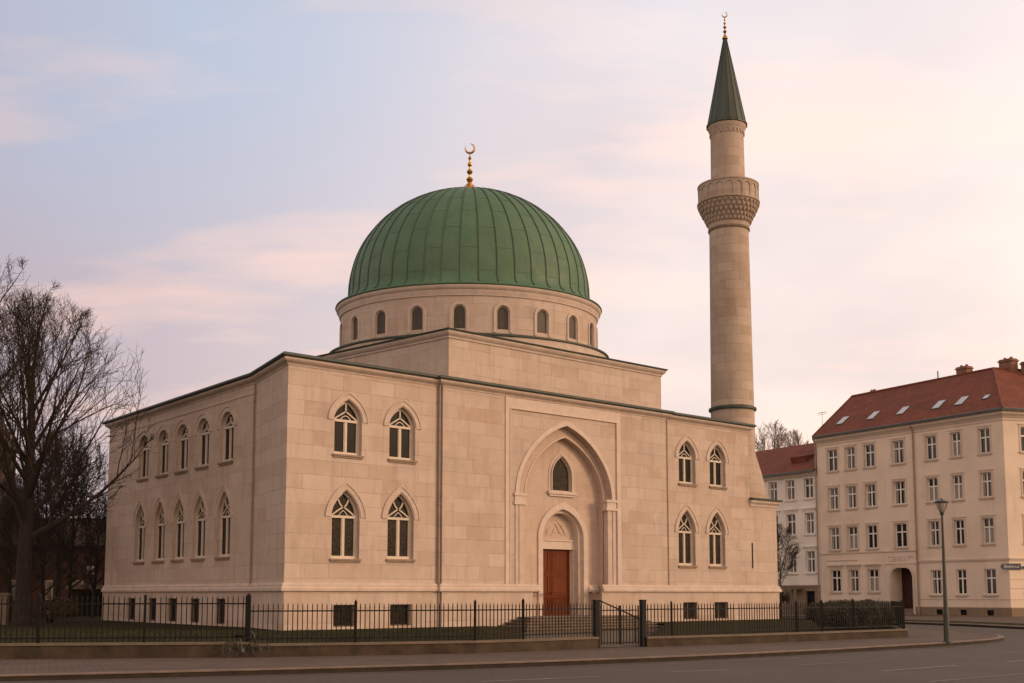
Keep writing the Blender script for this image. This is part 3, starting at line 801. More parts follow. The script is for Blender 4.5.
for c in sd_lo:
    m = SIDE @ T(LEN2-c, 0, SLo[0])
    wb = dup(wb, m, mq) if wb else pointed_window('window', shw, SLo[1]-SLo[0], SLo[2]-SLo[0], 'X', m, .24, ohw=.96, oap=SLo[2]-SLo[0]+.30)
for c, wd in sd_b: base_window(SIDE @ T(LEN2-c, 0, .42), wd, 1.08)
mb = MB(); mb.box(0, LEN2, -.03, .0, 10.10, 10.16); mb.build('string_course', M['trim'], mq, SIDE)

# ---- plinth moulding and cornice round the whole block
# the plinth stops at the door arch
dl, dr = Fp(PCd-1.62, -CP), Fp(PCd+1.62, -CP)
pp = [(0.0, BASEZ-.04), (.10, BASEZ-.04), (.16, BASEZ), (.16, BASEZ+.10), (.11, BASEZ+.17), (.11, BASEZ+.24), (.05, BASEZ+.31), (-.01, BASEZ+.33)]
mb = MB(); sweep(mb, [LE, K, C0, Fp(S0), Fp(S0, -CP), Fp(PC-2.25, -CP)], pp, False)
mb.build('plinth_moulding', M['trim'], mq, Matrix())
mb = MB(); sweep(mb, [Fp(PC+2.25, -CP), Fp(S1, -CP), Fp(S1), Fp(31.0), Fp(31.0, 4.2)], pp, False)
mb.build('plinth_moulding', M['trim'], mq, Matrix())
# the same moulding on the recessed portal wall up to the door band
mb = MB(); q = [Fp(PC-2.5, SB), Fp(PCd-1.60, SB)]; sweep(mb, q, pp, False); mb.build('plinth_moulding', M['trim'], mq, Matrix()); mb = MB(); sweep(mb, [Fp(PCd+1.60, SB), Fp(PC+2.62, SB)], pp, False)
mb.build('plinth_moulding', M['trim'], mq, Matrix())
cp = [(-.02, 10.52), (.03, 10.52), (.04, 10.57), (.09, 10.61), (.17, 10.66), (.22, 10.72), (.22, 10.79), (-.3, 10.79)]
mb = MB(); sweep(mb, main_path, cp, True); mb.build('cornice', M['trim'], mq, Matrix())
mb = MB(); sweep(mb, main_path, [(-.5, 10.80), (.26, 10.795), (.34, 10.84), (.34, 10.90), (.28, 10.95), (-.25, 11.07), (-.5, 11.09)], True); mb.build('roof_edge', M['copper_dark'], mq, Matrix())
mb = MB(); mb.poly([main_path], lambda a, b: (a, b, 11.0)); mb.build('roof', M['copper_dark'], mq, Matrix())

# ---- downpipes
def downpipe(x, y, z0, z1, r_=.055):
    mb = MB(); mb.tube([(x, y, z0), (x, y, z1)], r_, 8)
    for z in (z0+.6, (z0+z1)/2, z1-.8): mb.tube([(x, y, z), (x, y, z+.07)], r_+.018, 8)
    mb.build('downpipe', M['pipe'], mq, Matrix(), smooth=True)
p = Fp(S0-.09, -.10); downpipe(p[0], p[1], .3, 10.6, .05)
kn = Vector((-.82, -.57)); downpipe(K[0]+kn.x*.08+.03, K[1]+kn.y*.08-.05, .3, 10.5, .04)
mb = MB(); mb.tube([(S1+.08, -.06, 9.4), (S1+.08, -.06, 10.5)], .03, 6); mb.build('downpipe', M['pipe'], mq, FL)

# ---- annex at the right end
mb = MB()
facade(mb, SE, 31.0, BASEZ, 6.75, [rect(28.66, 28.78, 3.1, 4.46)] if False else [], 0)
mb.box(SE, 31.02, -.07, -.01, 0, BASEZ+.02)
mb.add([(31.0, 0, 0), (31.0, 4.2, 0), (31.0, 4.2, 6.75), (31.0, 0, 6.75)], [(0, 1, 2, 3)])
mb.add([(31.0, 4.2, 0), (SE, 4.2, 0), (SE, 4.2, 6.75), (31.0, 4.2, 6.75)], [(0, 1, 2, 3)])
mb.build('annex_wall', M['stone'], mq, FL)
mb = MB(); mb.box(28.72, 28.80, -.03, .0, 3.1, 4.46); mb.build('slit_opening', M['iron'], mq, FL)
path = [Fp(SE+.01), Fp(31.0), Fp(31.0, 4.2), Fp(SE+.01, 4.2)]
mb = MB(); sweep(mb, path, [(-.02, 6.45), (.05, 6.45), (.08, 6.58), (.18, 6.68), (.20, 6.80), (-.2, 6.80)], False); mb.build('cornice', M['trim'], mq, Matrix())
mb = MB(); sweep(mb, path, [(-.3, 6.81), (.26, 6.805), (.28, 6.90), (-1.0, 7.10)], False); mb.poly([path], lambda a, b: (a, b, 6.95)); mb.build('roof_edge', M['copper_dark'], mq, Matrix())

# ---- square tier under the drum
T0 = Fp(8.6, 1.0); TD = (-.7474, .6643)
T1 = Fp(22.65, 1.0); T2 = Fp(22.65, 15.2); T3 = (T0[0]+TD[0]*9.6, T0[1]+TD[1]*9.6)
tier = [T0, T1, T2, Fp(9.5, 15.2), T3]
mb = MB(); mb.band(tier, tier, lambda a, b: (a, b, 10.9), lambda a, b: (a, b, 13.2), True); mb.build('tier_wall', M['stone'], mq, Matrix())
mb = MB(); sweep(mb, tier, [(-.02, 13.02), (.05, 13.02), (.06, 13.10), (.15, 13.18), (.20, 13.26), (.20, 13.33), (-.3, 13.33)], True); mb.build('cornice', M['trim'], mq, Matrix())
mb = MB(); sweep(mb, tier, [(-.3, 13.34), (.25, 13.335), (.28, 13.40), (-.5, 13.52)], True); mb.poly([tier], lambda a, b: (a, b, 13.43)); mb.build('roof_edge', M['copper_dark'], mq, Matrix())

# ---- drum and dome; slightly oval in plan, the short axis pointing to the street corner
DC = Vector((-2.26, 59.5)); ax = Vector((-.038, .9993)); OV = .84
def oval(x, y):
    # local x = across, local y = along ax
    px = Vector((ax.y, -ax.x)); v = px*x+ax*(y*OV); return v.x, v.y
DM = T(DC.x, DC.y, 0)
RD = 6.72
mb = MB(); mb.lathe([(7.28, 13.35), (7.28, 13.85), (7.2, 13.88)], 96, sxf=oval); mb.build('drum_base', M['trim'], mq, DM, smooth=True, uv='cyl', R=7)
mb = MB(); mb.lathe([(7.2, 13.87), (7.36, 13.88), (7.36, 13.96), (RD-.02, 14.12)], 96, sxf=oval); mb.build('drum_base_edge', M['copper_dark'], mq, DM, smooth=True)
# drum wall with arched window openings
NW = 20; A0 = radians(-94)   # a window a little left of the middle of the view
WH = arch(.31, 15.15, 15.46, 14.28, 8)
mb = MB()
def onD(R_): 
    def fn(a, b):
        an = a/RD; x, y = oval(R_*cos(an), R_*sin(an)); return (x, y, b)
    return fn
step = 2*pi*RD/NW
for k in range(NW):
    c = (A0+2*pi*k/NW)*RD
    hole = [(c+x, z) for x, z in WH]
    sub = []
    lo, hi = c-step/2, c+step/2
    n_ = 8
    xs = [lo+(c-.36-lo)*i/4 for i in range(5)]; xr = [c+.36+(hi-c-.36)*i/4 for i in range(5)]
    for q_ in (xs, xr): mb.band([(x, 14.0) for x in q_], [(x, 16.0) for x in q_], onD(RD), onD(RD))
    mb.poly([[(c-.36, 14.0), (c+.36, 14.0), (c+.36, 16.0), (c-.36, 16.0)], hole], onD(RD)); mb.band(hole, hole, onD(RD), onD(RD-.16), True)
mb.build('drum', M['stone'], mq, DM, uv='cyl', R=RD)
for k in range(NW):
    an = A0+2*pi*k/NW; x, y = oval(RD*cos(an), RD*sin(an))
    # tangent of the oval at this point
    x2, y2 = oval(-RD*sin(an), RD*cos(an)); d = Vector((x2, y2)).normalized()
    m = DM @ frame((x, y), d)
    mb = MB(); mb.ring(arch(.27, 15.15, 15.42, 14.28, 8), arch(.33, 15.15, 15.48, 14.28, 8), .06, .12); mb.box(-.31, .31, .06, .12, 14.26, 14.32)
    o = mb.build('drum_window', M['trim'], mq, m)
    mb = MB(); mb.poly([arch(.33, 15.15, 15.48, 14.26, 8)], lambda a, b: (a, .09, b)); mb.build('glass', M['drum_glass'], o, m)
    mb = MB(); mb.ring(arch(.34, 15.15, 15.49, 14.15, 8), arch(.46, 15.15, 15.62, 14.15, 8), -.04, .03); mb.build('window_surround', M['trim'], o, m)
mb = MB(); mb.lathe([(RD-.05, 15.92), (RD+.06, 15.92), (RD+.06, 16.0), (RD+.12, 16.10), (RD+.12, 16.2), (RD+.20, 16.26), (RD+.24, 16.36), (RD+.24, 16.42), (RD-.4, 16.44)], 96, sxf=oval)
mb.build('drum_cornice', M['trim'], mq, DM, smooth=True)
ZB = 16.44; RB = 6.32; HB = 6.55
def prof(u):
    """dome section, u from 0 (eave) to 1 (top)"""
    return None
dp = [(RD+.26, ZB), (RD+.29, ZB+.04), (RD+.27, ZB+.09), (RB+.30, ZB+.22), (RB+.12, ZB+.36), (RB+.02, ZB+.58)]
zc = ZB+.85; H2 = HB-.85
for i in range(0, 23):
    a = (pi/2)*i/23; dp.append((RB*cos(a), zc+H2*sin(a)))
dp.append((.12, zc+H2))
mb = MB(); mb.lathe(dp, 132, sxf=oval); _d = mb.build('dome', dome_mat(), mq, DM, smooth=True)
NR = 44; mb = MB(); M['copper_seam'] = simple('dark_copper_seam', (.050, .075, .050), .6, .2, 2)
for k in range(NR):                            # standing seams
    an = 2*pi*(k+.5)/NR; pts = []
    for r_, z in dp[3:-2]:
        x, y = oval((r_+.015)*cos(an), (r_+.015)*sin(an)); pts.append((x, y, z+.01))
    mb.tube(pts, .028, 4, False)
for k in range(NR):                            # staggered cross joints of the sheets
    for q_ in ((6, 12, 18) if k % 2 else (9, 15)):
        r_, z = dp[q_]; pts = []
        for w_ in (.5, .75, 1., 1.25, 1.5):
            an = 2*pi*(k+w_)/NR; x, y = oval((r_+.004)*cos(an), (r_+.004)*sin(an)); pts.append((x, y, z+.004))
        mb.tube(pts, .005, 4, False)
dome_ = _d
mb.build('seams', M['copper_seam'], dome_, DM)
# finial
def finial(parent, m, zb, s, name='finial', foot=1.):
    pr = [(.60, -.10), (.56, .04), (.36, .16), (.22, .28), (.12, .38), (.09, .43), (.13, .50), (.17, .58), (.13, .66), (.05, .72), (.05, .82), (.12, .90), (.15, .97), (.12, 1.04), (.05, 1.10), (.045, 1.22), (.10, 1.29), (.12, 1.35), (.10, 1.41),
          (.04, 1.46), (.035, 1.56), (.075, 1.62), (.085, 1.66), (.06, 1.71), (.03, 1.76), (.02, 1.92)]
    mb = MB(); mb.lathe([(r_*s*(foot if z < .4 else 1), zb+z*s) for r_, z in pr], 20)
    o = mb.build(name, M['gold'], parent, m, smooth=True)
    mb = MB(); ro, ri = .235*s, .2*s; zc_ = zb+1.92*s+ro; n_ = 28; pts = []; rad = []
    for i in range(n_+1):
        a = radians(145)+radians(300)*i/n_
        pts.append((ro*cos(a)*.95, 0, zc_+ro*sin(a))); rad.append(.010*s+.050*s*sin(pi*i/n_))
    mb.tube(pts, rad, 8)
    mb.build('crescent', M['gold'], o, m, smooth=True)
finial(mq, DM, zc+H2+.10, 1.10)

# ---- entrance steps and handrail
st = thing('entrance_steps', 'grey stone steps rising to the red-brown mosque door', 'steps', (*Fp(14.8, -1.4), .12))
mb = MB(); ms = MB(); nS = 5
for k in range(nS):
    z1 = .70-.116*k; ex = .36*k; yf = -CP-.9-ex
    mb.box(11.6-ex*1.05, 18.57, yf, SB+.5 if k == 0 else -.22, .1, z1-.045-.002*k)
    ms.box(11.57-ex*1.05, 18.58, yf-.035, SB+.49 if k == 0 else -.23, z1-.044, z1)
mb.build('stone_steps', M['riser'], st, FL); ms.build('treads', M['tread'], st, FL)
hr = thing('handrail', 'thin black handrail sloping down beside the entrance steps', 'handrail', (*Fp(17.7, -1.5), .12))
mb = MB(); ra, rb_ = Vector((3.10, 40.6, 1.46)), Vector((4.12, 38.0, .92)); mb.tube([ra+Vector((-.15, .1, 0)), ra, rb_, rb_-Vector((0, 0, .05))], .025, 6); mb.build('rail', M['iron'], hr, Matrix())
for f_ in (.03, .93):
    p = ra.lerp(rb_, f_); mb = MB(); mb.tube([(p.x, p.y, .12), tuple(p)], .02, 6); mb.build('post', M['iron'], hr, Matrix())

# ================================================================== MINARET
MP = Fp(29.28, 1.55)
mn = thing('minaret', 'tall round stone minaret with balcony and dark green pointed spire', 'minaret', (*MP, 6.9))
MM = T(MP[0], MP[1], 0); MR = MM @ Matrix.Rotation(atan2(DF[1], DF[0]), 4, 'Z')
mb = MB(); n_ = 32; q = []
for (f_, z) in ((0, 6.9), (.0, 7.15), (.5, 8.4), (1, 9.5)):
    row = []
    for k in range(n_):
        a = 2*pi*(k+.5)/n_; c_, s_ = cos(a), sin(a); e = max(abs(c_), abs(s_)); hwid = 1.42-(.2 if z > 8 and f_ < 1 else 0)*0
        sx, sy = c_/e*hwid, s_/e*hwid; cx_, cy_ = 1.22*c_, 1.22*s_
        row.append((sx*(1-f_)+cx_*f_, sy*(1-f_)+cy_*f_, z))
    q.append(row)
mb.add([p for r_ in q for p in r_], [(i*n_+k, i*n_+(k+1) % n_, (i+1)*n_+(k+1) % n_, (i+1)*n_+k) for i in range(3) for k in range(n_)])
mb.build('flared_base', M['stone_minaret'], mn, MR)
mb = MB(); mb.lathe([(1.22, 9.5), (1.215, 12.0)]+[(1.20-.09*i/8, 12.15+10.3*i/8) for i in range(9)], 48); mb.build('shaft', M['stone_minaret'], mn, MM, smooth=True, uv='cyl', R=1.2)
mb = MB(); mb.lathe([(1.20, 11.92), (1.32, 11.95), (1.34, 12.02), (1.32, 12.10), (1.20, 12.16)], 48); mb.build('ring_moulding', M['copper_dark'], mn, MM, smooth=True)
mb = MB(); mb.lathe([(1.1, 22.30), (1.17, 22.33), (1.19, 22.40), (1.17, 22.47), (1.12, 22.5)], 48); mb.build('ring_moulding', M['step'], mn, MM, smooth=True)
# muqarnas corbel
mb = MB(); mb.lathe([(1.12, 22.45), (1.14, 22.8), (1.22, 23.05), (1.36, 23.35), (1.50, 23.6), (1.60, 23.85), (1.66, 24.02)], 48)
for r0, z0, z1, cnt, off_ in ((1.19, 22.75, 23.02, 34, 0), (1.29, 22.98, 23.26, 34, .5), (1.42, 23.22, 23.50, 34, 0), (1.53, 23.46, 23.74, 34, .5), (1.62, 23.70, 23.96, 34, 0)):
    for k in range(cnt):
        a = 2*pi*(k+off_)/cnt; m = Matrix.Rotation(a, 4, 'Z') @ T(r0, 0, 0); w_ = r0*pi/cnt*.62; dz = z1-z0
        mb.add([m @ Vector(p) for p in ((-.12, -w_, z1), (.09, -w_, z1), (.09, w_, z1), (-.12, w_, z1), (.05, -w_*.7, z0+dz*.5), (.05, w_*.7, z0+dz*.5), (-.10, 0, z0))],
               [(0, 1, 2, 3), (1, 4, 5, 2), (4, 6, 5), (0, 6, 4, 1), (3, 2, 5, 6)])
BM = MM @ T(0, 0, -.12) @ Matrix.Diagonal((1.03, 1.03, 1, 1))
mb.build('corbel', M['stone_minaret'], mn, BM, uv='cyl', R=1.4)
# balcony parapet with blind arches
PR = 1.66
mb = MB(); mb.lathe([(1.60, 24.00), (PR+.06, 24.02), (PR+.07, 24.10), (PR+.01, 24.14), (PR-.03, 24.16), (PR-.03, 25.02), (PR+.03, 25.05), (PR+.04, 25.13), (PR+.0, 25.15), (PR-.14, 25.15), (PR-.14, 24.2), (.9, 24.2)], 60)
NB = 20
for k in range(NB):
    a = 2*pi*k/NB; m = frame((PR*cos(a)*.982, PR*sin(a)*.982), (-sin(a), cos(a)))
    wB = 2*pi*PR/NB
    mb.box(-.045, .045, -.045, .03, 24.13, 25.02, m)
    a2 = a+pi/NB; m = frame((PR*cos(a2)*.982, PR*sin(a2)*.982), (-sin(a2), cos(a2)))
    A = arch(wB/2-.055, 24.72, 24.90, None, 6); B = [(x*1.0, 25.02) for x, z in A]
    vs = [m @ Vector((x, -.04, z)) for x, z in A]+[m @ Vector((x, -.04, z)) for x, z in B]+[m @ Vector((x, .02, z)) for x, z in A]
    n1 = len(A); mb.add(vs, [(i, i+1, n1+i+1, n1+i) for i in range(n1-1)]+[(i, i+1, 2*n1+i+1, 2*n1+i) for i in range(n1-1)])
mb.build('balcony', M['stone_minaret'], mn, BM, uv='cyl', R=PR)
mb = MB(); mb.lathe([(.98, 24.2), (.94, 28.5)], 48); mb.build('upper_shaft', M['stone_minaret'], mn, MM, smooth=True, uv='cyl', R=1.)
mb = MB(); mb.lathe([(.93, 28.15), (.98, 28.18), (.99, 28.26), (1.06, 28.36), (1.10, 28.5), (1.10, 28.56), (.6, 28.58)], 48)
for k in range(24):
    a = 2*pi*k/24; mb.box(-.045, .045, -.045, .03, 27.98, 28.16, frame((.96*cos(a), .96*sin(a)), (-sin(a), cos(a))))
mb.build('spire_cornice', M['stone_minaret'], mn, MM, smooth=True, uv='cyl', R=1.)
mb = MB(); mb.lathe([(1.10, 28.565), (1.19, 28.58), (1.19, 28.64), (1.10, 28.72)]+[(1.10*(1-i/6)+.06*i/6, 28.72+5.35*i/6) for i in range(1, 7)], 16)
for k in range(16):
    a = 2*pi*k/16; mb.tube([(1.17*cos(a), 1.17*sin(a), 28.66), (1.105*cos(a), 1.105*sin(a), 28.74), (.07*cos(a), .07*sin(a), 34.05)], .02, 4, False)
mb.build('spire', M['spire'], mn, MM)
finial(mn, MM, 34.0, .66, foot=.42)

# ================================================================== HOUSES ON THE RIGHT
B0 = (25.571, 97.0); DB = (.52592, -.85054)
BF = frame(B0, DB)                             # x along the street front, y inwards
PCn = (B0[0]+18.2*DB[0], B0[1]+18.2*DB[1]); ac = radians(75); DCn = (sin(ac), cos(ac))
BC = frame(PCn, DCn)
def sash(root, m, wd, h, surround=True, curtain=False, hood=False, trim='plaster_trim', sill=True, top_frac=.36):
    """white cross-bar casement: origin mid bottom of the hole"""
    hw = wd/2; y0 = .16; mb = MB(); f_ = .075
    mb.box(-hw, -hw+f_, y0, y0+.07, 0, h); mb.box(hw-f_, hw, y0, y0+.07, 0, h)
    mb.box(-hw+f_, hw-f_, y0, y0+.07, 0, f_); mb.box(-hw+f_, hw-f_, y0, y0+.07, h-f_, h)
    tz = h*(1-top_frac)
    mb.box(-hw+f_, hw-f_, y0-.02, y0+.06, tz-.05, tz+.05); mb.box(-.055, .055, y0-.015, y0+.06, f_, tz-.05); mb.box(-.045, .045, y0-.01, y0+.06, tz+.05, h-f_)
    o = mb.build('window', M['white_house'], root, m)
    mb = MB(); mb.add([(-hw, y0+.04, 0), (hw, y0+.04, 0), (hw, y0+.04, h), (-hw, y0+.04, h)], [(0, 1, 2, 3)]); mb.build('glass', M['glass_plain'], o, m)
    if curtain:
        mb = MB()
        for a, b in ((-hw+f_, -hw*.45), (hw*.45, hw-f_)) if curtain == 1 else ((-hw+f_, -.06), (.06, hw-f_)):
            mb.box(a, b, y0+.030, y0+.036, f_, h-f_ if curtain == 1 else tz-.05)
        mb.build('curtain', M['curtain'], o, m)
    if surround:
        mb = MB(); e = .14
        mb.box(-hw-e, -hw, -.035, .0, 0, h+e); mb.box(hw, hw+e, -.035, .0, 0, h+e); mb.box(-hw, hw, -.035, .0, h, h+e)
        mb.box(-hw-e-.04, hw+e+.04, -.07, 0, h+e+.001, h+e+.07)
        mb.build('window_surround', M[trim], o, m)
    if hood:
        mb = MB(); mb.box(-hw-.3, hw+.3, -.16, 0, h+.34, h+.44); mb.box(-hw-.22, hw+.22, -.08, 0, h+.24, h+.339); mb.build('window_hood', M[trim], o, m)
    if sill:
        mb = MB(); mb.box(-hw-.16, hw+.16, -.12, .16, -.09, .0); mb.box(-hw-.1, hw+.1, -.06, 0, -.18, -.091); mb.build('sill', M[trim], o, m)
    return o
hb = thing('apartment_house', 'cream four-storey corner house with steep red tiled roof and skylights', 'house', (*B0, .12))
cols = [(2.13, 1.08), (4.05, 1.02), (6.04, 1.04), (8.88, 1.15), (11.98, .95), (14.2, .85), (16.63, .92)]
rowsB = [(11.87, 13.68), (8.66, 10.47), (5.32, 7.17), (1.88, 3.66)]
holes = []; spec = []
for c, wd in cols:
    for ri, (z0, z1) in enumerate(rowsB):
        if ri == 3 and abs(c-8.88) < .1: continue
        if ri == 3 and c > 10: z0, z1 = 1.66, 3.50
        holes.append(rect(c-wd/2, c+wd/2, z0, z1)); spec.append((c, wd, z0, z1, ri))
AW = 1.03; AX = 8.82
garch = [(AX-AW, .13)]+[(AX-AW, 3.0), (AX-AW+.08, 3.35), (AX-AW+.3, 3.62), (AX-AW+.6, 3.72), (AX+AW-.6, 3.72), (AX+AW-.3, 3.62), (AX+AW-.08, 3.35), (AX+AW, 3.0)]+[(AX+AW, .13)]
bh = [rect(c-.33, c+.33, .16, .56) for c in (12.15, 14.25, 16.5)]
mb = MB(); facade(mb, .42, 18.2, .1, 14.3, holes+bh, 0, .22) if False else facade(mb, .42, 18.2, .1, 14.3, holes+[garch]+bh, 0, .22)
mb.add([(18.2, 10, .1), (.42, 10, .1), (.42, 10, 14.8), (18.2, 10, 14.8)], [(0, 1, 2, 3)])
mb.build('street_wall', M['plaster_cream'], hb, BF)
ccols = [(1.95, 1.0), (5.2, 1.0), (8.2, 1.0)]
ch = [rect(c-wd/2, c+wd/2, z0, z1) for c, wd in ccols for z0, z1 in rowsB]
mb = MB(); facade(mb, 0, 14, .1, 14.3, ch, 0, .22)
mb.add([(14, 0, .1), (14, 11, .1), (14, 11, 14.3), (14, 0, 14.3)], [(0, 1, 2, 3)])
mb.build('corner_wall', M['plaster_cream'], hb, BC)
mb = MB(); mb.add([(.42, 0, .1), (.42, 10, .1), (.42, 10, 14.8), (.42, 5, 18.7), (.42, 0, 14.8)], [(0, 1, 2, 3, 4)]); mb.build('gable_wall', M['plaster_cream'], hb, BF)
rs = random.Random(3)
for c, wd, z0, z1, ri in spec:
    sash(hb, BF @ T(c, 0, z0), wd, z1-z0, surround=not (ri == 3 and c > 10), curtain=rs.choice([0, 0, 1, 2, 1]), hood=(ri == 3 and c < 7))
for c, wd in ccols:
    for z0, z1 in rowsB: sash(hb, BC @ T(c, 0, z0), wd, z1-z0, curtain=rs.choice([0, 1]), surround=z0 > 2)
for c in (12.15, 14.25, 16.5):
    m = BF @ T(c, 0, .16); mb = MB(); mb.add([(-.33, .15, 0), (.33, .15, 0), (.33, .15, .4), (-.33, .15, .4)], [(0, 1, 2, 3)]); o = mb.build('basement_window', M['glass_plain'], hb, m)
    mb = MB(); [mb.box(-.33+.11*k-.008, -.33+.11*k+.008, .05, .07, 0, .4) for k in range(1, 6)]; mb.box(-.33, .33, .05, .07, .19, .21); mb.build('window_bars', M['iron'], o, m)
# passage behind the arch: side walls, dark red door, steps
mb = MB()
mb.add([(AX-AW, .22, .1), (AX-AW, 2.6, .1), (AX-AW, 2.6, 3.75), (AX-AW, .22, 3.75)], [(0, 1, 2, 3)])
mb.add([(AX+AW, .22, .1), (AX+AW, 2.6, .1), (AX+AW, 2.6, 3.75), (AX+AW, .22, 3.75)], [(0, 1, 2, 3)])
mb.add([(AX-AW, .22, 3.75), (AX+AW, .22, 3.75), (AX+AW, 2.6, 3.75), (AX-AW, 2.6, 3.75)], [(0, 1, 2, 3)])
mb.build('passage_wall', M['plaster_cream'], hb, BF)
mb = MB(); mb.box(AX-AW, AX+AW, 1.25, 1.35, .6, 3.74)
for sg in (-1, 1): mb.box(AX+sg*.5-.32, AX+sg*.5+.32, 1.21, 1.249, .85, 1.6)
dd = mb.build('door', M['wood_red'], hb, BF)
mb = MB(); mb.tube([(AX+.15, 1.25, 2.2), (AX+.15, 1.19, 2.2)], .22, 16); mb.build('round_pane', M['glass_plain'], dd, BF)
mb = MB()
for k in range(3): mb.box(AX-AW+.02, AX+AW-.02, .0+.35*k, 1.3, .1, .27+.15*k)
mb.box(AX-AW-.25, AX+AW+.1, -.45, -.001, .1, .22); mb.build('doorstep', M['step'], hb, BF)
# mouldings
mb = MB()
mb.box(.42, 10.35, -.07, 0, 4.98, 5.08); mb.box(10.35, 18.2, -.09, 0, 4.14, 4.26); mb.box(10.35, 18.2, -.05, 0, 4.05, 4.139)
mb.box(1.2, 4.5, -.06, 0, 4.42, 4.48)
mb.box(10.45, 18.2, -.04, 0, .72, .80); mb.box(10.45, 18.2, -.04, 0, 1.30, 1.335)
mb.build('string_course', M['plaster_trim'], hb, BF)
mb = MB(); mb.box(0, 14, -.09, 0, 4.14, 4.26); mb.box(0, 14, -.05, 0, 4.05, 4.139)
for z in (1.3, 2.1, 2.75, 3.4): mb.box(0, 14, -.03, 0, z, z+.03)
mb.box(0, 14, -.04, 0, .72, .80); mb.build('string_course', M['plaster_trim'], hb, BC)
mb = MB(); facade(mb, 9.95, 18.23, .1, .72, [rect(c-.33, c+.33, .16, .56) for c in (12.15, 14.25, 16.5)], -.035, .05); mb.build('base_course', M['plaster_base'], hb, BF)
mb = MB(); mb.box(0, 14, -.035, -.005, .1, .72); mb.build('base_course', M['plaster_base'], hb, BC)
# pilaster band beside the pipe, eaves, gutter, downpipes
mb = MB(); mb.ring(garch, [(AX-AW-.2, .13), (AX-AW-.2, 3.05), (AX-AW-.1, 3.45), (AX-AW+.2, 3.8), (AX-AW+.55, 3.92), (AX+AW-.55, 3.92), (AX+AW-.2, 3.8), (AX+AW+.1, 3.45), (AX+AW+.2, 3.05), (AX+AW+.2, .13)], -.05, 0); mb.box(7.3, 10.2, -.06, 0, 4.02, 4.07)
mb.build('arch_surround', M['plaster_trim'], hb, BF)
R_ = 18.9
def bf(s, d, z): v = BF @ Vector((s, d, z)); return tuple(v)
ep = [bf(.40, 0, 0)[:2], PCn, (PCn[0]+DCn[0]*14, PCn[1]+DCn[1]*14)]
mb = MB(); sweep(mb, ep, [(-.02, 14.1), (.05, 14.1), (.05, 14.25), (.15, 14.4), (.3, 14.55), (.34, 14.72), (-.02, 14.72)], False); mb.build('eaves_cornice', M['plaster_trim'], hb, Matrix())
mb = MB(); sweep(mb, ep, [(.30, 14.73), (.46, 14.73), (.50, 14.90), (.42, 14.95), (.25, 14.95), (.30, 14.73)], False); mb.build('gutter', M['gutter'], hb, Matrix())
for s_, nm in ((.36, 14.7), (10.42, 14.5)):
    mb = MB(); mb.tube([(s_, -.4, nm+.1), (s_, -.12, nm-.35), (s_, -.12, .15)], .065, 8); mb.build('downpipe', M['pipe'], hb, BF)
# roof
cnr = BC @ Vector((14, -.42, 14.93)); cin = BC @ Vector((14, 4.6, R_))
# the eaves corner
v1 = BF @ Vector((18.2, 0, 0)); 
bis = Vector((.85054+0, .52592, 0))
ecor = None
nB = Vector((-.85054, -.52592)); nC = Vector((sin(ac+pi/2), cos(ac+pi/2)))
mt = nB+nC; mt = mt/mt.length_squared*2
ecor = (PCn[0]+mt.x*.42, PCn[1]+mt.y*.42, 14.93)
apex = bf(14.1, 5, R_+.15)
back1 = bf(.2, 10.5, 14.9)
mb = MB()
mb.add([bf(.38, -.42, 14.93), ecor, apex, bf(.0, 5, R_)], [(0, 1, 2, 3)])
ridge2 = BC @ Vector((14, 5.0, R_)); rr = tuple(ridge2)
mb.add([ecor, tuple(cnr), rr, apex], [(0, 1, 2, 3)])
far = BC @ Vector((14, 11, 14.9)); mb.add([bf(.0, 5, R_), apex, bf(9, 10.5, 14.9), back1], [(0, 1, 2, 3)]); mb.add([apex, rr, tuple(far), bf(9, 10.5, 14.9)], [(0, 1, 2, 3)])
rf = mb.build('roof', M['red_roof'], hb, Matrix())
mb = MB(); mb.tube([bf(.0, 5, R_+.03), apex, rr], .12, 6); mb.tube([ecor, apex], .10, 6); mb.tube([bf(.36, -.4, 14.95), bf(-.02, 5, R_+.02)], .08, 6); mb.build('ridge_tiles', M['red_roof'], rf, Matrix())
sl = (R_-14.93)/5.42
def on_roof(s, d): return 14.93+(d+.42)*sl
for s_, w_, l_ in ((2.3, .62, 1.15), (5.54, .62, 1.15), (8.51, .62, 1.1), (11.9, .62, 1.15), (13.96, .62, 1.15), (16.11, .4, .5)):
    dd0 = 1.15-l_*.35; an = math.atan(sl)
    m = BF @ T(s_, dd0, on_roof(s_, dd0)) @ Matrix.Rotation(an, 4, 'X')
    mb = MB(); mb.box(-w_/2-.06, w_/2+.06, 0, l_+.12, -.05, .09); o = mb.build('skylight', M['gutter'], rf, m)
    mb = MB(); mb.box(-w_/2, w_/2, .06, l_+.06, .091, .10); mb.build('pane', M['skyl'], o, m)
for s_, d_, w_, l_, z0, z1 in ((10.75, 6.0, 1.0, .7, 18.0, 19.85), (1.5, 6.0, .6, .5, 18.0, 19.25), (14.3, 6.6, 1.1, .8, 18.2, 19.9), (15.6, 7.4, 1.0, .8, 17.4, 19.6)):
    mb = MB(); mb.box(s_-w_/2, s_+w_/2, d_-l_/2, d_+l_/2, z0, z1); mb.box(s_-w_/2-.07, s_+w_/2+.07, d_-l_/2-.07, d_+l_/2+.07, z1-.22, z1-.1)
    for k in range(2): mb.tube([(s_-w_/4+k*w_/2, d_, z1), (s_-w_/4+k*w_/2, d_, z1+.16)], .11, 6)
    mb.build('chimney', M['brick_chim'], rf, BF)
mb = MB()
for s_, h_ in ((9.0, .8), (12.2, .4)): mb.tube([(s_, 5, R_), (s_, 5, R_+h_)], .05, 6)
mb.build('vent_pipe', M['gutter'], rf, BF)
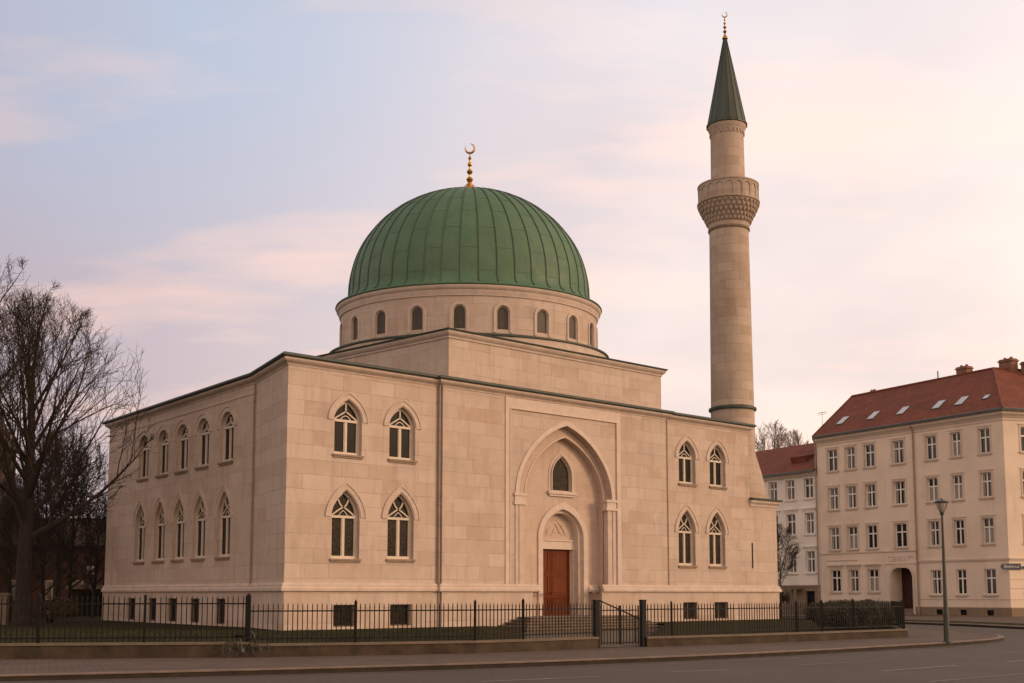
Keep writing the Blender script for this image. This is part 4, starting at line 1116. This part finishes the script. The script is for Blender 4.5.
mb = MB(); mb.tube([(.4, .8, 15.8), (.4, .8, 17.2)], .02, 4)
for z in (16.95, 17.1): mb.tube([(-.1, .8, z), (.9, .8, z)], .015, 4)
for k in range(5): mb.tube([(-.05+.22*k, .65, 17.1), (-.05+.22*k, .95, 17.1)], .01, 4)
mb.build('aerial', M['gutter'], rf, BF)
# faded lettering over the archway
def text(body, size, m, mat, parent, name, depth=.01, align='CENTER'):
    cu = bpy.data.curves.new('tmp', 'FONT'); cu.body = body; cu.size = size; cu.extrude = depth; cu.align_x = align; cu.align_y = 'CENTER'
    ob = bpy.data.objects.new('tmp', cu); COL.objects.link(ob)
    dg = bpy.context.evaluated_depsgraph_get(); me = bpy.data.meshes.new_from_object(ob.evaluated_get(dg))
    bpy.data.objects.remove(ob); me.materials.clear(); me.materials.append(mat)
    return link(bpy.data.objects.new(name, me), parent, m @ Matrix.Rotation(pi/2, 4, 'X'))
text('CEHEU.T"', .55, BF @ T(8.75, -.02, 4.42), M['faded_letter'], hb, 'lettering')
# street name plate on the corner
sg_ = thing('street_sign', 'small dark blue arrow-shaped street name plate on the corner house wall', 'street sign', BC @ T(.1, -.05, 3.63))
mb = MB(); mb.extr([(-.80, 3.63), (-.62, 3.83), (.90, 3.85), (.92, 3.42), (-.62, 3.42)], -.09, -.055); pl_ = mb.build('plate', M['sign_blue'], sg_, BC)
mb = MB(); mb.extr([(1.02, 3.66), (1.7, 3.68), (1.7, 3.5), (1.02, 3.48)], -.08, -.055); mb.build('side_plate', M['sign_blue'], sg_, BC)
text('Bilslahrt.st', .30, BC @ T(.12, -.095, 3.63), M['sign_white'], pl_, 'lettering', .004)

ha = thing('apartment_house', 'pale grey three-storey house with red roof between mosque and cream house', 'house', BF @ T(-7, 0, .12))
colsA = [(-11.3, 1.05), (-9.2, 1.05), (-7.0, 1.05), (-4.95, 1.1), (-2.87, 1.1), (-.72, 1.05)]
rowsA = [(9.82, 11.55), (6.77, 8.58), (3.5, 5.32)]
mb = MB(); facade(mb, -15, .41, 2.45, 11.9, [rect(c-w_/2, c+w_/2, a, b) for c, w_ in colsA for a, b in rowsA], .12, .22); mb.build('street_wall', M['plaster_grey'], ha, BF)
for c, w_ in colsA:
    for ri, (a, b) in enumerate(rowsA): sash(ha, BF @ T(c, .12, a), w_, b-a, curtain=rs.choice([0, 0, 1]), hood=(ri > 0), trim='plaster_grey', surround=True)
mb = MB(); facade(mb, -15, .41, .1, 2.45, [rect(-1.35, -.3, .12, 1.95), rect(-4.2, -3.2, .9, 1.9)], .07, .4)
mb.box(-15, .41, .0, .069, 2.3, 2.45); mb.box(-3.0, -1.6, -.9, .069, 2.10, 2.22)
for x in (-2.9, -1.7): mb.box(x-.08, x+.08, -.85, -.7, .1, 2.1)
mb.build('ground_floor_wall', M['plaster_base'], ha, BF)
mb = MB(); mb.box(-1.35, -.3, .3, .36, .12, 1.95); mb.build('door', M['iron'], ha, BF)
mb = MB(); mb.box(-4.2, -3.2, .3, .33, .9, 1.9); mb.build('window', M['glass_plain'], ha, BF)
mb = MB(); mb.add([(-15, .12, .1), (-15, 10, .1), (-15, 10, 12), (-15, 5, 15.3), (-15, .12, 12)], [(0, 1, 2, 3, 4)]); mb.build('gable_wall', M['plaster_grey'], ha, BF)
mb = MB(); mb.box(-15, .30, -.22, .2, 11.88, 12.02); mb.box(-15, .30, -.12, .2, 11.75, 11.879); mb.build('eaves_cornice', M['plaster_trim'], ha, BF)
mb = MB(); mb.box(-15, .30, -.42, -.23, 12.0, 12.18); mb.build('gutter', M['gutter'], ha, BF)
mb = MB(); mb.add([(-15, -.36, 12.16), (.40, -.36, 12.16), (.40, 5, 15.35), (-15, 5, 15.35), (-15, 10.4, 12.16), (.40, 10.4, 12.16)], [(0, 1, 2, 3), (3, 2, 5, 4)])
rfa = mb.build('roof', M['red_roof'], ha, BF)
slA = (15.35-12.16)/5.36
m = BF @ T(-2.9, 1.3, 12.16+1.66*slA) @ Matrix.Rotation(math.atan(slA), 4, 'X')
mb = MB(); mb.add([(-.9, 0, .02), (.9, 0, .02), (.9, .1, .55), (-.9, .1, .55), (-.9, 1.6, .02), (.9, 1.6, .02)], [(0, 1, 2, 3), (3, 2, 5, 4), (0, 3, 4), (1, 5, 2)]); mb.build('dormer', M['red_roof'], rfa, m)

# ================================================================== HOUSES FAR LEFT, BEHIND THE TREES
h1 = thing('brick_house', 'tall dark brown gabled house hidden behind the bare trees at the left edge', 'house', (-52, 92, .3))
m = frame((-56.5, 92), (.97, .24))
mb = MB(); mb.box(0, 13.4, 0, 12, .2, 15); mb.build('wall', M['darkbrick'], h1, m)
mb = MB(); mb.add([(-.3, -.4, 14.8), (13.7, -.4, 14.8), (13.7, 12.4, 14.8), (-.3, 12.4, 14.8), (-.3, 6, 20.3), (11.5, 6, 20.3)], [(0, 1, 5, 4), (2, 3, 4, 5), (1, 2, 5), (3, 0, 4)])
r1 = mb.build('roof', M['darkroof'], h1, m); mb = MB(); mb.box(10, 11.2, 4.8, 5.8, 17, 21.6); mb.build('chimney', M['darkbrick'], r1, m)
for c in (2, 5, 8, 11):
    for z in (2, 5.5, 9, 12):
        mb = MB(); mb.box(c-.55, c+.55, -.06, .02, z, z+1.8); o = mb.build('window', M['step'], h1, m)
        mb = MB(); mb.box(c-.45, c-.03, -.075, -.061, z+.1, z+1.7); mb.box(c+.03, c+.45, -.075, -.061, z+.1, z+1.7); mb.build('glass', M['glass_plain'], o, m)
h2 = thing('red_house', 'low dark red house glimpsed through the tree trunks at far left', 'house', (-41, 100, .3))
m = frame((-44.5, 100), (.98, .2))
mb = MB(); mb.box(0, 12, 0, 8, .2, 6.0); mb.build('wall', M['redhouse'], h2, m)
mb = MB(); mb.add([(-.3, -.4, 5.9), (12.3, -.4, 5.9), (12.3, 8.4, 5.9), (-.3, 8.4, 5.9), (-.3, 4, 8.6), (12.3, 4, 8.6)], [(0, 1, 5, 4), (2, 3, 4, 5), (1, 2, 5), (3, 0, 4)]); mb.build('roof', M['darkroof'], h2, m)
for c in (1.5, 4, 6.5, 9.5):
    mb = MB(); mb.box(c-.5, c+.5, -.06, .02, 1.2, 2.9); o = mb.build('window', M['step'], h2, m)
    mb = MB(); mb.box(c-.4, c-.04, -.075, -.061, 1.3, 2.8); mb.box(c+.04, c+.4, -.075, -.061, 1.3, 2.8); mb.build('glass', M['glass_plain'], o, m)
gs = thing('garden_shed', 'flat-roofed dark garage behind the far corner of the mosque', 'shed', (-27.5, 72.5, .3))
m = frame((-27.6, 72), (.99, .1))
mb = MB(); mb.box(0, 5, .2, 4, .2, 2.0); mb.build('wall', M['darkbrick'], gs, m)
mb = MB(); mb.box(-.2, 5.2, -.1, 4.2, 2.0, 2.28); mb.build('roof', M['step'], gs, m)
mb = MB(); mb.box(.6, 2.8, .15, .199, .25, 1.8); mb.build('door', M['iron'], gs, m)
ns = thing('notice_board', 'small white notice on a thin post above the flat garage roof', 'sign', (-25.0, 70.5, .3))
mb = MB(); mb.tube([(0, 0, 0), (0, 0, 3.6)], .035, 6); mb.build('post', M['iron'], ns, T(-25.95, 70.5, .3))
mb = MB(); mb.box(-.2, .2, -.04, -.01, 2.6, 3.1); mb.build('board', M['white_house'], ns, T(-25.75, 70.5, .3))
gp = thing('garden_wall', 'short pale stone wall stub beyond the fence at the left edge', 'wall', (-24, 47, .3))
m = frame((-26, 51.0), (.98, .17))
mb = MB(); mb.box(-3, 3.55, 0, .4, .2, 1.62); mb.build('wall', M['step'], gp, m); mb = MB(); mb.box(-3.05, 3.62, -.06, .46, 1.62, 1.75); mb.build('coping', M['coping'], gp, m)

# ================================================================== TREES
def side_dir(rng, d, ang):
    a = d.orthogonal().normalized(); b = d.cross(a); th = rng.uniform(0, 2*pi)
    return (d*cos(ang)+(a*cos(th)+b*sin(th))*sin(ang)).normalized()
def bare_tree(pos, env, tr, seed, label, fork=4.5, limbs=16, n2=12, n3=9, n4=5, mats=('bark', 'twig'), group='bare winter trees', tw=.010, lean=0.):
    """winter tree grown inside an ellipsoid env = (radius, half height, centre height)"""
    rng = random.Random(seed); ea, eb, ec = env; H = ec+eb
    r_ = thing('bare_tree', label, 'tree', (pos[0], pos[1], pos[2]), group)
    tb = MB(); cb = MB()
    def reach(p, d):
        # distance from p along d to the crown envelope, roughened by noise
        q = Vector((p.x/ea, p.y/ea, (p.z-ec)/eb)); v = Vector((d.x/ea, d.y/ea, d.z/eb))
        A = v.dot(v); B = 2*q.dot(v); C = q.dot(q)-1; D = B*B-4*A*C
        if D <= 0: return .3
        e = p+d*((-B+sqrt(D))/(2*A))
        return max(.25, (-B+sqrt(D))/(2*A)*(1+.28*noise.noise(e*.45+Vector((seed, 0, 0)))))
    def curve(p, d, L, r0, r1, n, wob, up, bend=None):
        pts = [p.copy()]; rad = [r0]; q = p.copy()
        w_ = Vector((rng.gauss(0, 1), rng.gauss(0, 1), rng.gauss(0, 1)))*wob*.5
        for i in range(n):
            d = (d+w_/n+Vector((rng.gauss(0, wob), rng.gauss(0, wob), rng.gauss(0, wob)+up))).normalized()
            if bend is not None: d = (d+bend/n).normalized()
            q = q+d*(L/n); pts.append(q.copy()); rad.append(r0+(r1-r0)*((i+1)/n)**.85)
        return pts, rad
    def grow(pts, rad, lev, L):
        n = len(pts)-1; cnt = (n2, n3, n4)[lev-1]
        for k in range(cnt):
            u = .14+.84*((k+rng.random())/cnt)
            i = min(int(u*n), n-1); q = pts[i].lerp(pts[i+1], u*n-i); dl = (pts[i+1]-pts[i]).normalized()
            d = side_dir(rng, dl, rng.uniform(.35, .85))
            if lev < 3: d.z += .14; d.normalize()
            rr = reach(q, d)
            if lev == 1: ll = min(rr*rng.uniform(.65, 1.0), L*.75)
            elif lev == 2: ll = min(rr*rng.uniform(.6, 1.05), L*rng.uniform(.35, .6))
            else: ll = min(rr+.3, L*rng.uniform(.3, .6))
            ll = max(ll, .25)
            r0 = max(tw*(1.0, 1.3, 1.0)[lev-1], rad[i]*rng.uniform(.38, .55))
            nn = (7, 5, 3)[lev-1]
            p2, r2 = curve(q, d, ll, r0, tw*.5, nn, (.06, .09, .12)[lev-1], (.035, .03, .02)[lev-1])
            cb.tube(p2, r2, (5, 4, 3)[lev-1], False)
            if lev < 3: grow(p2, r2, lev+1, ll)
    zt = ec+eb*.15
    tp, trd = curve(Vector((0, 0, -.15)), Vector((lean, 0, 1)), zt, tr, tr*.34, 10, .022, .05)
    trd[0] *= 1.4
    tb.tube(tp, trd, 10)
    n = len(tp)-1
    # leader
    lead = [(tp[-1], Vector((rng.gauss(0, .08), rng.gauss(0, .08), 1)), trd[-1]*.9)]
    for k in range(limbs):
        u = fork/zt+(1-fork/zt)*(k/limbs); i = min(int(u*n), n-1); q = tp[i].lerp(tp[i+1], u*n-i)
        a = k*2.4+rng.uniform(-.4, .4); el = rng.uniform(.75, 1.05)*(1-.55*(k/limbs))
        lead.append((q, Vector((cos(a)*sin(el), sin(a)*sin(el), cos(el))), trd[i]*rng.uniform(.42, .6)))
    for q, d, r in lead:
        d.normalize(); L = reach(q, (d+Vector((0, 0, .25))).normalized())*rng.uniform(.86, 1.02)
        pts, rad = curve(q, d, L, r, tw*.8, 11, .045, .03)
        tb.tube(pts[:5], rad[:5], 7, False); cb.tube(pts[4:], rad[4:], 6, False)
        grow(pts, rad, 1, L)
    tb.build('trunk', M[mats[0]], r_, T(*pos), smooth=True)
    cb.build('crown', M[mats[1]], r_, T(*pos))
    return r_
bare_tree((-21.1, 50, .3), (5.15, 5.6, 9.0), .40, 11, 'large bare spreading tree with dark trunk beside the mosque side wall', fork=3.9, limbs=17, n2=11, n3=7, n4=4, tw=.008)
bare_tree((-26.2, 46.5, .3), (7.0, 7.2, 10.6), .44, 23, 'tall bare tree at the left edge reaching highest on that side', fork=3.8, limbs=16, n2=10, n3=8, n4=4, tw=.008)
small = [(-24.5, 62, 10.5, 31), (-26.8, 70, 12, 42), (-30.5, 78, 12, 43), (-29.5, 60, 10.0, 32), (-27.5, 68, 9.0, 33), (-33, 66, 11, 34), (-31, 74, 9, 35), (-36, 80, 11, 36), (-28.2, 82, 8, 37), (-24.9, 57.5, 6.2, 38), (-26.3, 64.5, 10.5, 40), (-23.9, 66, 7.2, 39)]
for i, (x, y, h, sd_) in enumerate(small):
    bare_tree((x, y, .25), (h*.27, h*.40, h*.60), .13, sd_, 'thin bare tree in the dark thicket behind the big tree', fork=h*.16, limbs=11, n2=8, n3=6, n4=3, tw=.011, group='thicket of thin bare trees')
far_l = ['round bare tree rising behind the low red roof beside the minaret', 'dense bare tree behind the middle of the low red roof', 'small bare tree behind the red roof next to the cream house']
for i, (px, Y, h) in enumerate(((771, 122, 20.2), (793, 126, 19.8), (812, 119, 17.2))):
    bare_tree(((px-512)/1150*Y*1.005, Y, 0), (3.6, 5.2, h-5.2), .3, 50+i, far_l[i], fork=8, limbs=11, n2=8, n3=7, n4=4, tw=.013, mats=('twig_far', 'twig_far'), group='bare trees behind the red roof')
bare_tree((17.9, 77, .12), (1.5, 2.2, 3.9), .07, 61, 'small tangled bare tree before the pale grey house', fork=1.2, limbs=9, n2=8, n3=6, n4=3, tw=.010, group=None)

# hedge behind the right fence: thousands of leaf-sized faces over a dark core of stems
def leafy(name, label, cat, boxes, n, mat, seed, leaf=.07, base=.3):
    rng = random.Random(seed); r_ = thing(name, label, cat, (boxes[0][0], boxes[0][1], base))
    lb = MB(); sb = MB()
    tot = sum(b[2]*b[3]*b[4] for b in boxes)
    for (cx, cy, rx, ry, rz) in boxes:
        for k in range(int(n*rx*ry*rz/tot)):
            a = rng.uniform(0, 2*pi); z = rng.uniform(-.6, 1); rr_ = rng.uniform(.55, 1.0)**.5
            q = Vector((cos(a)*sqrt(1-min(1, z*z)), sin(a)*sqrt(1-min(1, z*z)), z))*rr_
            p = Vector((cx+q.x*rx, cy+q.y*ry, base+rz*.5+q.z*rz*.55))
            nn = noise.noise(p*1.7); p += q*nn*.35
            u = Vector((rng.gauss(0, 1), rng.gauss(0, 1), rng.gauss(0, 1))).normalized(); v = u.orthogonal().normalized()
            s = leaf*rng.uniform(.6, 1.4)
            lb.add([p-u*s, p+v*s*.5, p+u*s, p-v*s*.5], [(0, 1, 2, 3)])
        for k in range(14):
            a = rng.uniform(0, 2*pi); e = rng.uniform(.3, 1)
            sb.tube([(cx, cy, base-.05), (cx+cos(a)*rx*.5*e, cy+sin(a)*ry*.5*e, base+rz*.55), (cx+cos(a)*rx*e*.9, cy+sin(a)*ry*e*.9, base+rz*rng.uniform(.8, 1.15))], [.03, .018, .006], 4, False)
    lb.build('foliage', mat, r_, Matrix()); sb.build('stems', M['bark'], r_, Matrix())
leafy('hedge', 'dull dark green hedge behind the curved right end of the iron fence', 'hedge',
      [(12.1, 43.0, .8, .7, .95), (12.8, 43.6, .8, .7, 1.0), (13.5, 44.4, .8, .8, 1.05), (14.1, 45.4, .8, .9, 1.0), (14.3, 47.0, .8, 1.2, 1.1), (12.9, 46.2, 1.1, 1.1, 1.1)], 26000, M['leafdark'], 7, .05)
M['leafbrown'] = simple('brown_winter_shrub', (.07, .045, .022), .9, .4, 2)
leafy('shrub', 'low brown winter undergrowth between the trees and the mosque side', 'shrub',
      [(-23.5, 53, 1.4, 1.0, 1.0), (-22.3, 56, 1.3, 1.2, 1.1), (-25.2, 55, 1.5, 1.2, 1.1), (-27, 58, 1.8, 1.3, 1.3)], 9000, M['leafbrown'], 9, .06)
# grass tufts
rng = random.Random(77); gb_ = MB()
def tuft(x, y):
    for k in range(3):
        a = rng.uniform(0, pi); h = rng.uniform(.04, .11); w_ = .012; ox, oy = rng.gauss(0, .03), rng.gauss(0, .03)
        gb_.add([(x+ox-cos(a)*w_, y+oy-sin(a)*w_, LZ-.01), (x+ox+cos(a)*w_, y+oy+sin(a)*w_, LZ-.01), (x+ox+rng.gauss(0, .02), y+oy, LZ+h)], [(0, 1, 2)])
for i in range(15000):
    u = rng.uniform(0, 1); x = -24+u*23; yb = 28.8+(.0 if x < -6.7 else (x+6.7)*.38) if x > -13 else 28.3+(x+13)*.52
    y = yb+.3+rng.uniform(0, 1)**1.3*14
    s_, d_ = toF((x, y))
    if d_ > -.2 and s_ > -.1: continue
    if s_ > 10.5: continue
    if (x < C0[0] and y > C0[1] and (x-C0[0])*A2[1]-(y-C0[1])*A2[0] > -.5): continue
    tuft(x, y)
tag(gb_.build('grass', M['grassblade']), 'short dull winter grass behind the low wall', 'grass', None, 'stuff')

# ================================================================== STREET LAMP
lp = thing('street_lamp', 'slim grey-green street lamp with flat cap on the right pavement corner', 'street lamp', (14.25, 38.04, .12))
m = T(14.25, 38.04, .12)
mb = MB(); mb.lathe([(.12, 0), (.12, .05), (.095, .08), (.088, .9), (.08, 1.0), (.072, 1.05), (.034, 4.15), (.034, 4.2)], 16, close=True); mb.build('pole', M['lamp_metal'], lp, m, smooth=True)
mb = MB(); mb.lathe([(.045, 4.18), (.07, 4.22), (.07, 4.26), (.03, 4.28)], 12)
for k in range(4):
    a = pi/4+pi/2*k; mb.tube([(.05*cos(a), .05*sin(a), 4.25), (.15*cos(a), .15*sin(a), 4.42), (.19*cos(a), .19*sin(a), 4.60)], .009, 5)
mb.build('bracket', M['lamp_metal'], lp, m)
mb = MB(); mb.lathe([(.05, 4.28), (.13, 4.38), (.17, 4.58)], 16, close=True); mb.build('lamp_glass', M['lamp_glass'], lp, m, smooth=True)
mb = MB(); mb.lathe([(.20, 4.585), (.235, 4.60), (.235, 4.63), (.12, 4.68), (.03, 4.71), (.02, 4.75)], 24, close=True); mb.build('lamp_cap', M['lamp_metal'], lp, m, smooth=True)

# ================================================================== BICYCLE
bk = thing('bicycle', 'small dark child bicycle leaning on the low wall by the fence corner', 'bicycle', (-6.75, 29.0, .12))
bd = Vector((.985, .17)); bd.normalize()
bm_ = frame((-7.02, 28.98), bd) @ T(0, 0, .12) @ Matrix.Rotation(radians(-9), 4, 'X')
rw = .20; wb_ = .74
for x in (0, wb_):
    mb = MB(); n_ = 24; mb.tube([(x+rw*cos(2*pi*k/n_), 0, rw+rw*sin(2*pi*k/n_)) for k in range(n_+1)], .018, 6, False); o = mb.build('wheel', M['rubber'], bk, bm_)
    mb = MB(); mb.tube([(x, -.03, rw), (x, .03, rw)], .02, 8)
    for k in range(8): a = pi*k/8; mb.tube([(x-rw*.92*cos(a), 0, rw-rw*.92*sin(a)), (x+rw*.92*cos(a), 0, rw+rw*.92*sin(a))], .003, 3, False)
    mb.build('spokes', M['gutter'], o, bm_)
mb = MB(); bb = (.30, 0, .18); se = (.22, 0, .48); hd = (.58, 0, .50)
for a, b in ((bb, se), (bb, hd), (se, hd), (bb, (0, 0, rw)), (se, (0, 0, rw)), (hd, (wb_, 0, rw)), (hd, (.56, 0, .60))): mb.tube([a, b], .014, 6)
mb.build('frame', M['bike'], bk, bm_)
mb = MB(); mb.tube([(.50, -.18, .62), (.56, -.12, .60), (.56, .12, .60), (.50, .18, .62)], .011, 6); mb.build('handlebar', M['gutter'], bk, bm_)
mb = MB(); mb.tube([(.22, 0, .48), (.20, 0, .54)], .012, 6); mb.tube([(.10, 0, .555), (.2, 0, .56), (.30, 0, .55)], [.045, .04, .015], 8); mb.build('saddle', M['iron'], bk, bm_)
mb = MB(); mb.tube([(.30, -.04, .18), (.30, .04, .18)], .05, 12); mb.tube([(.30, .05, .18), (.36, .05, .09)], .008, 5); mb.tube([(.30, -.05, .18), (.24, -.05, .27)], .008, 5); mb.build('crank', M['gutter'], bk, bm_)
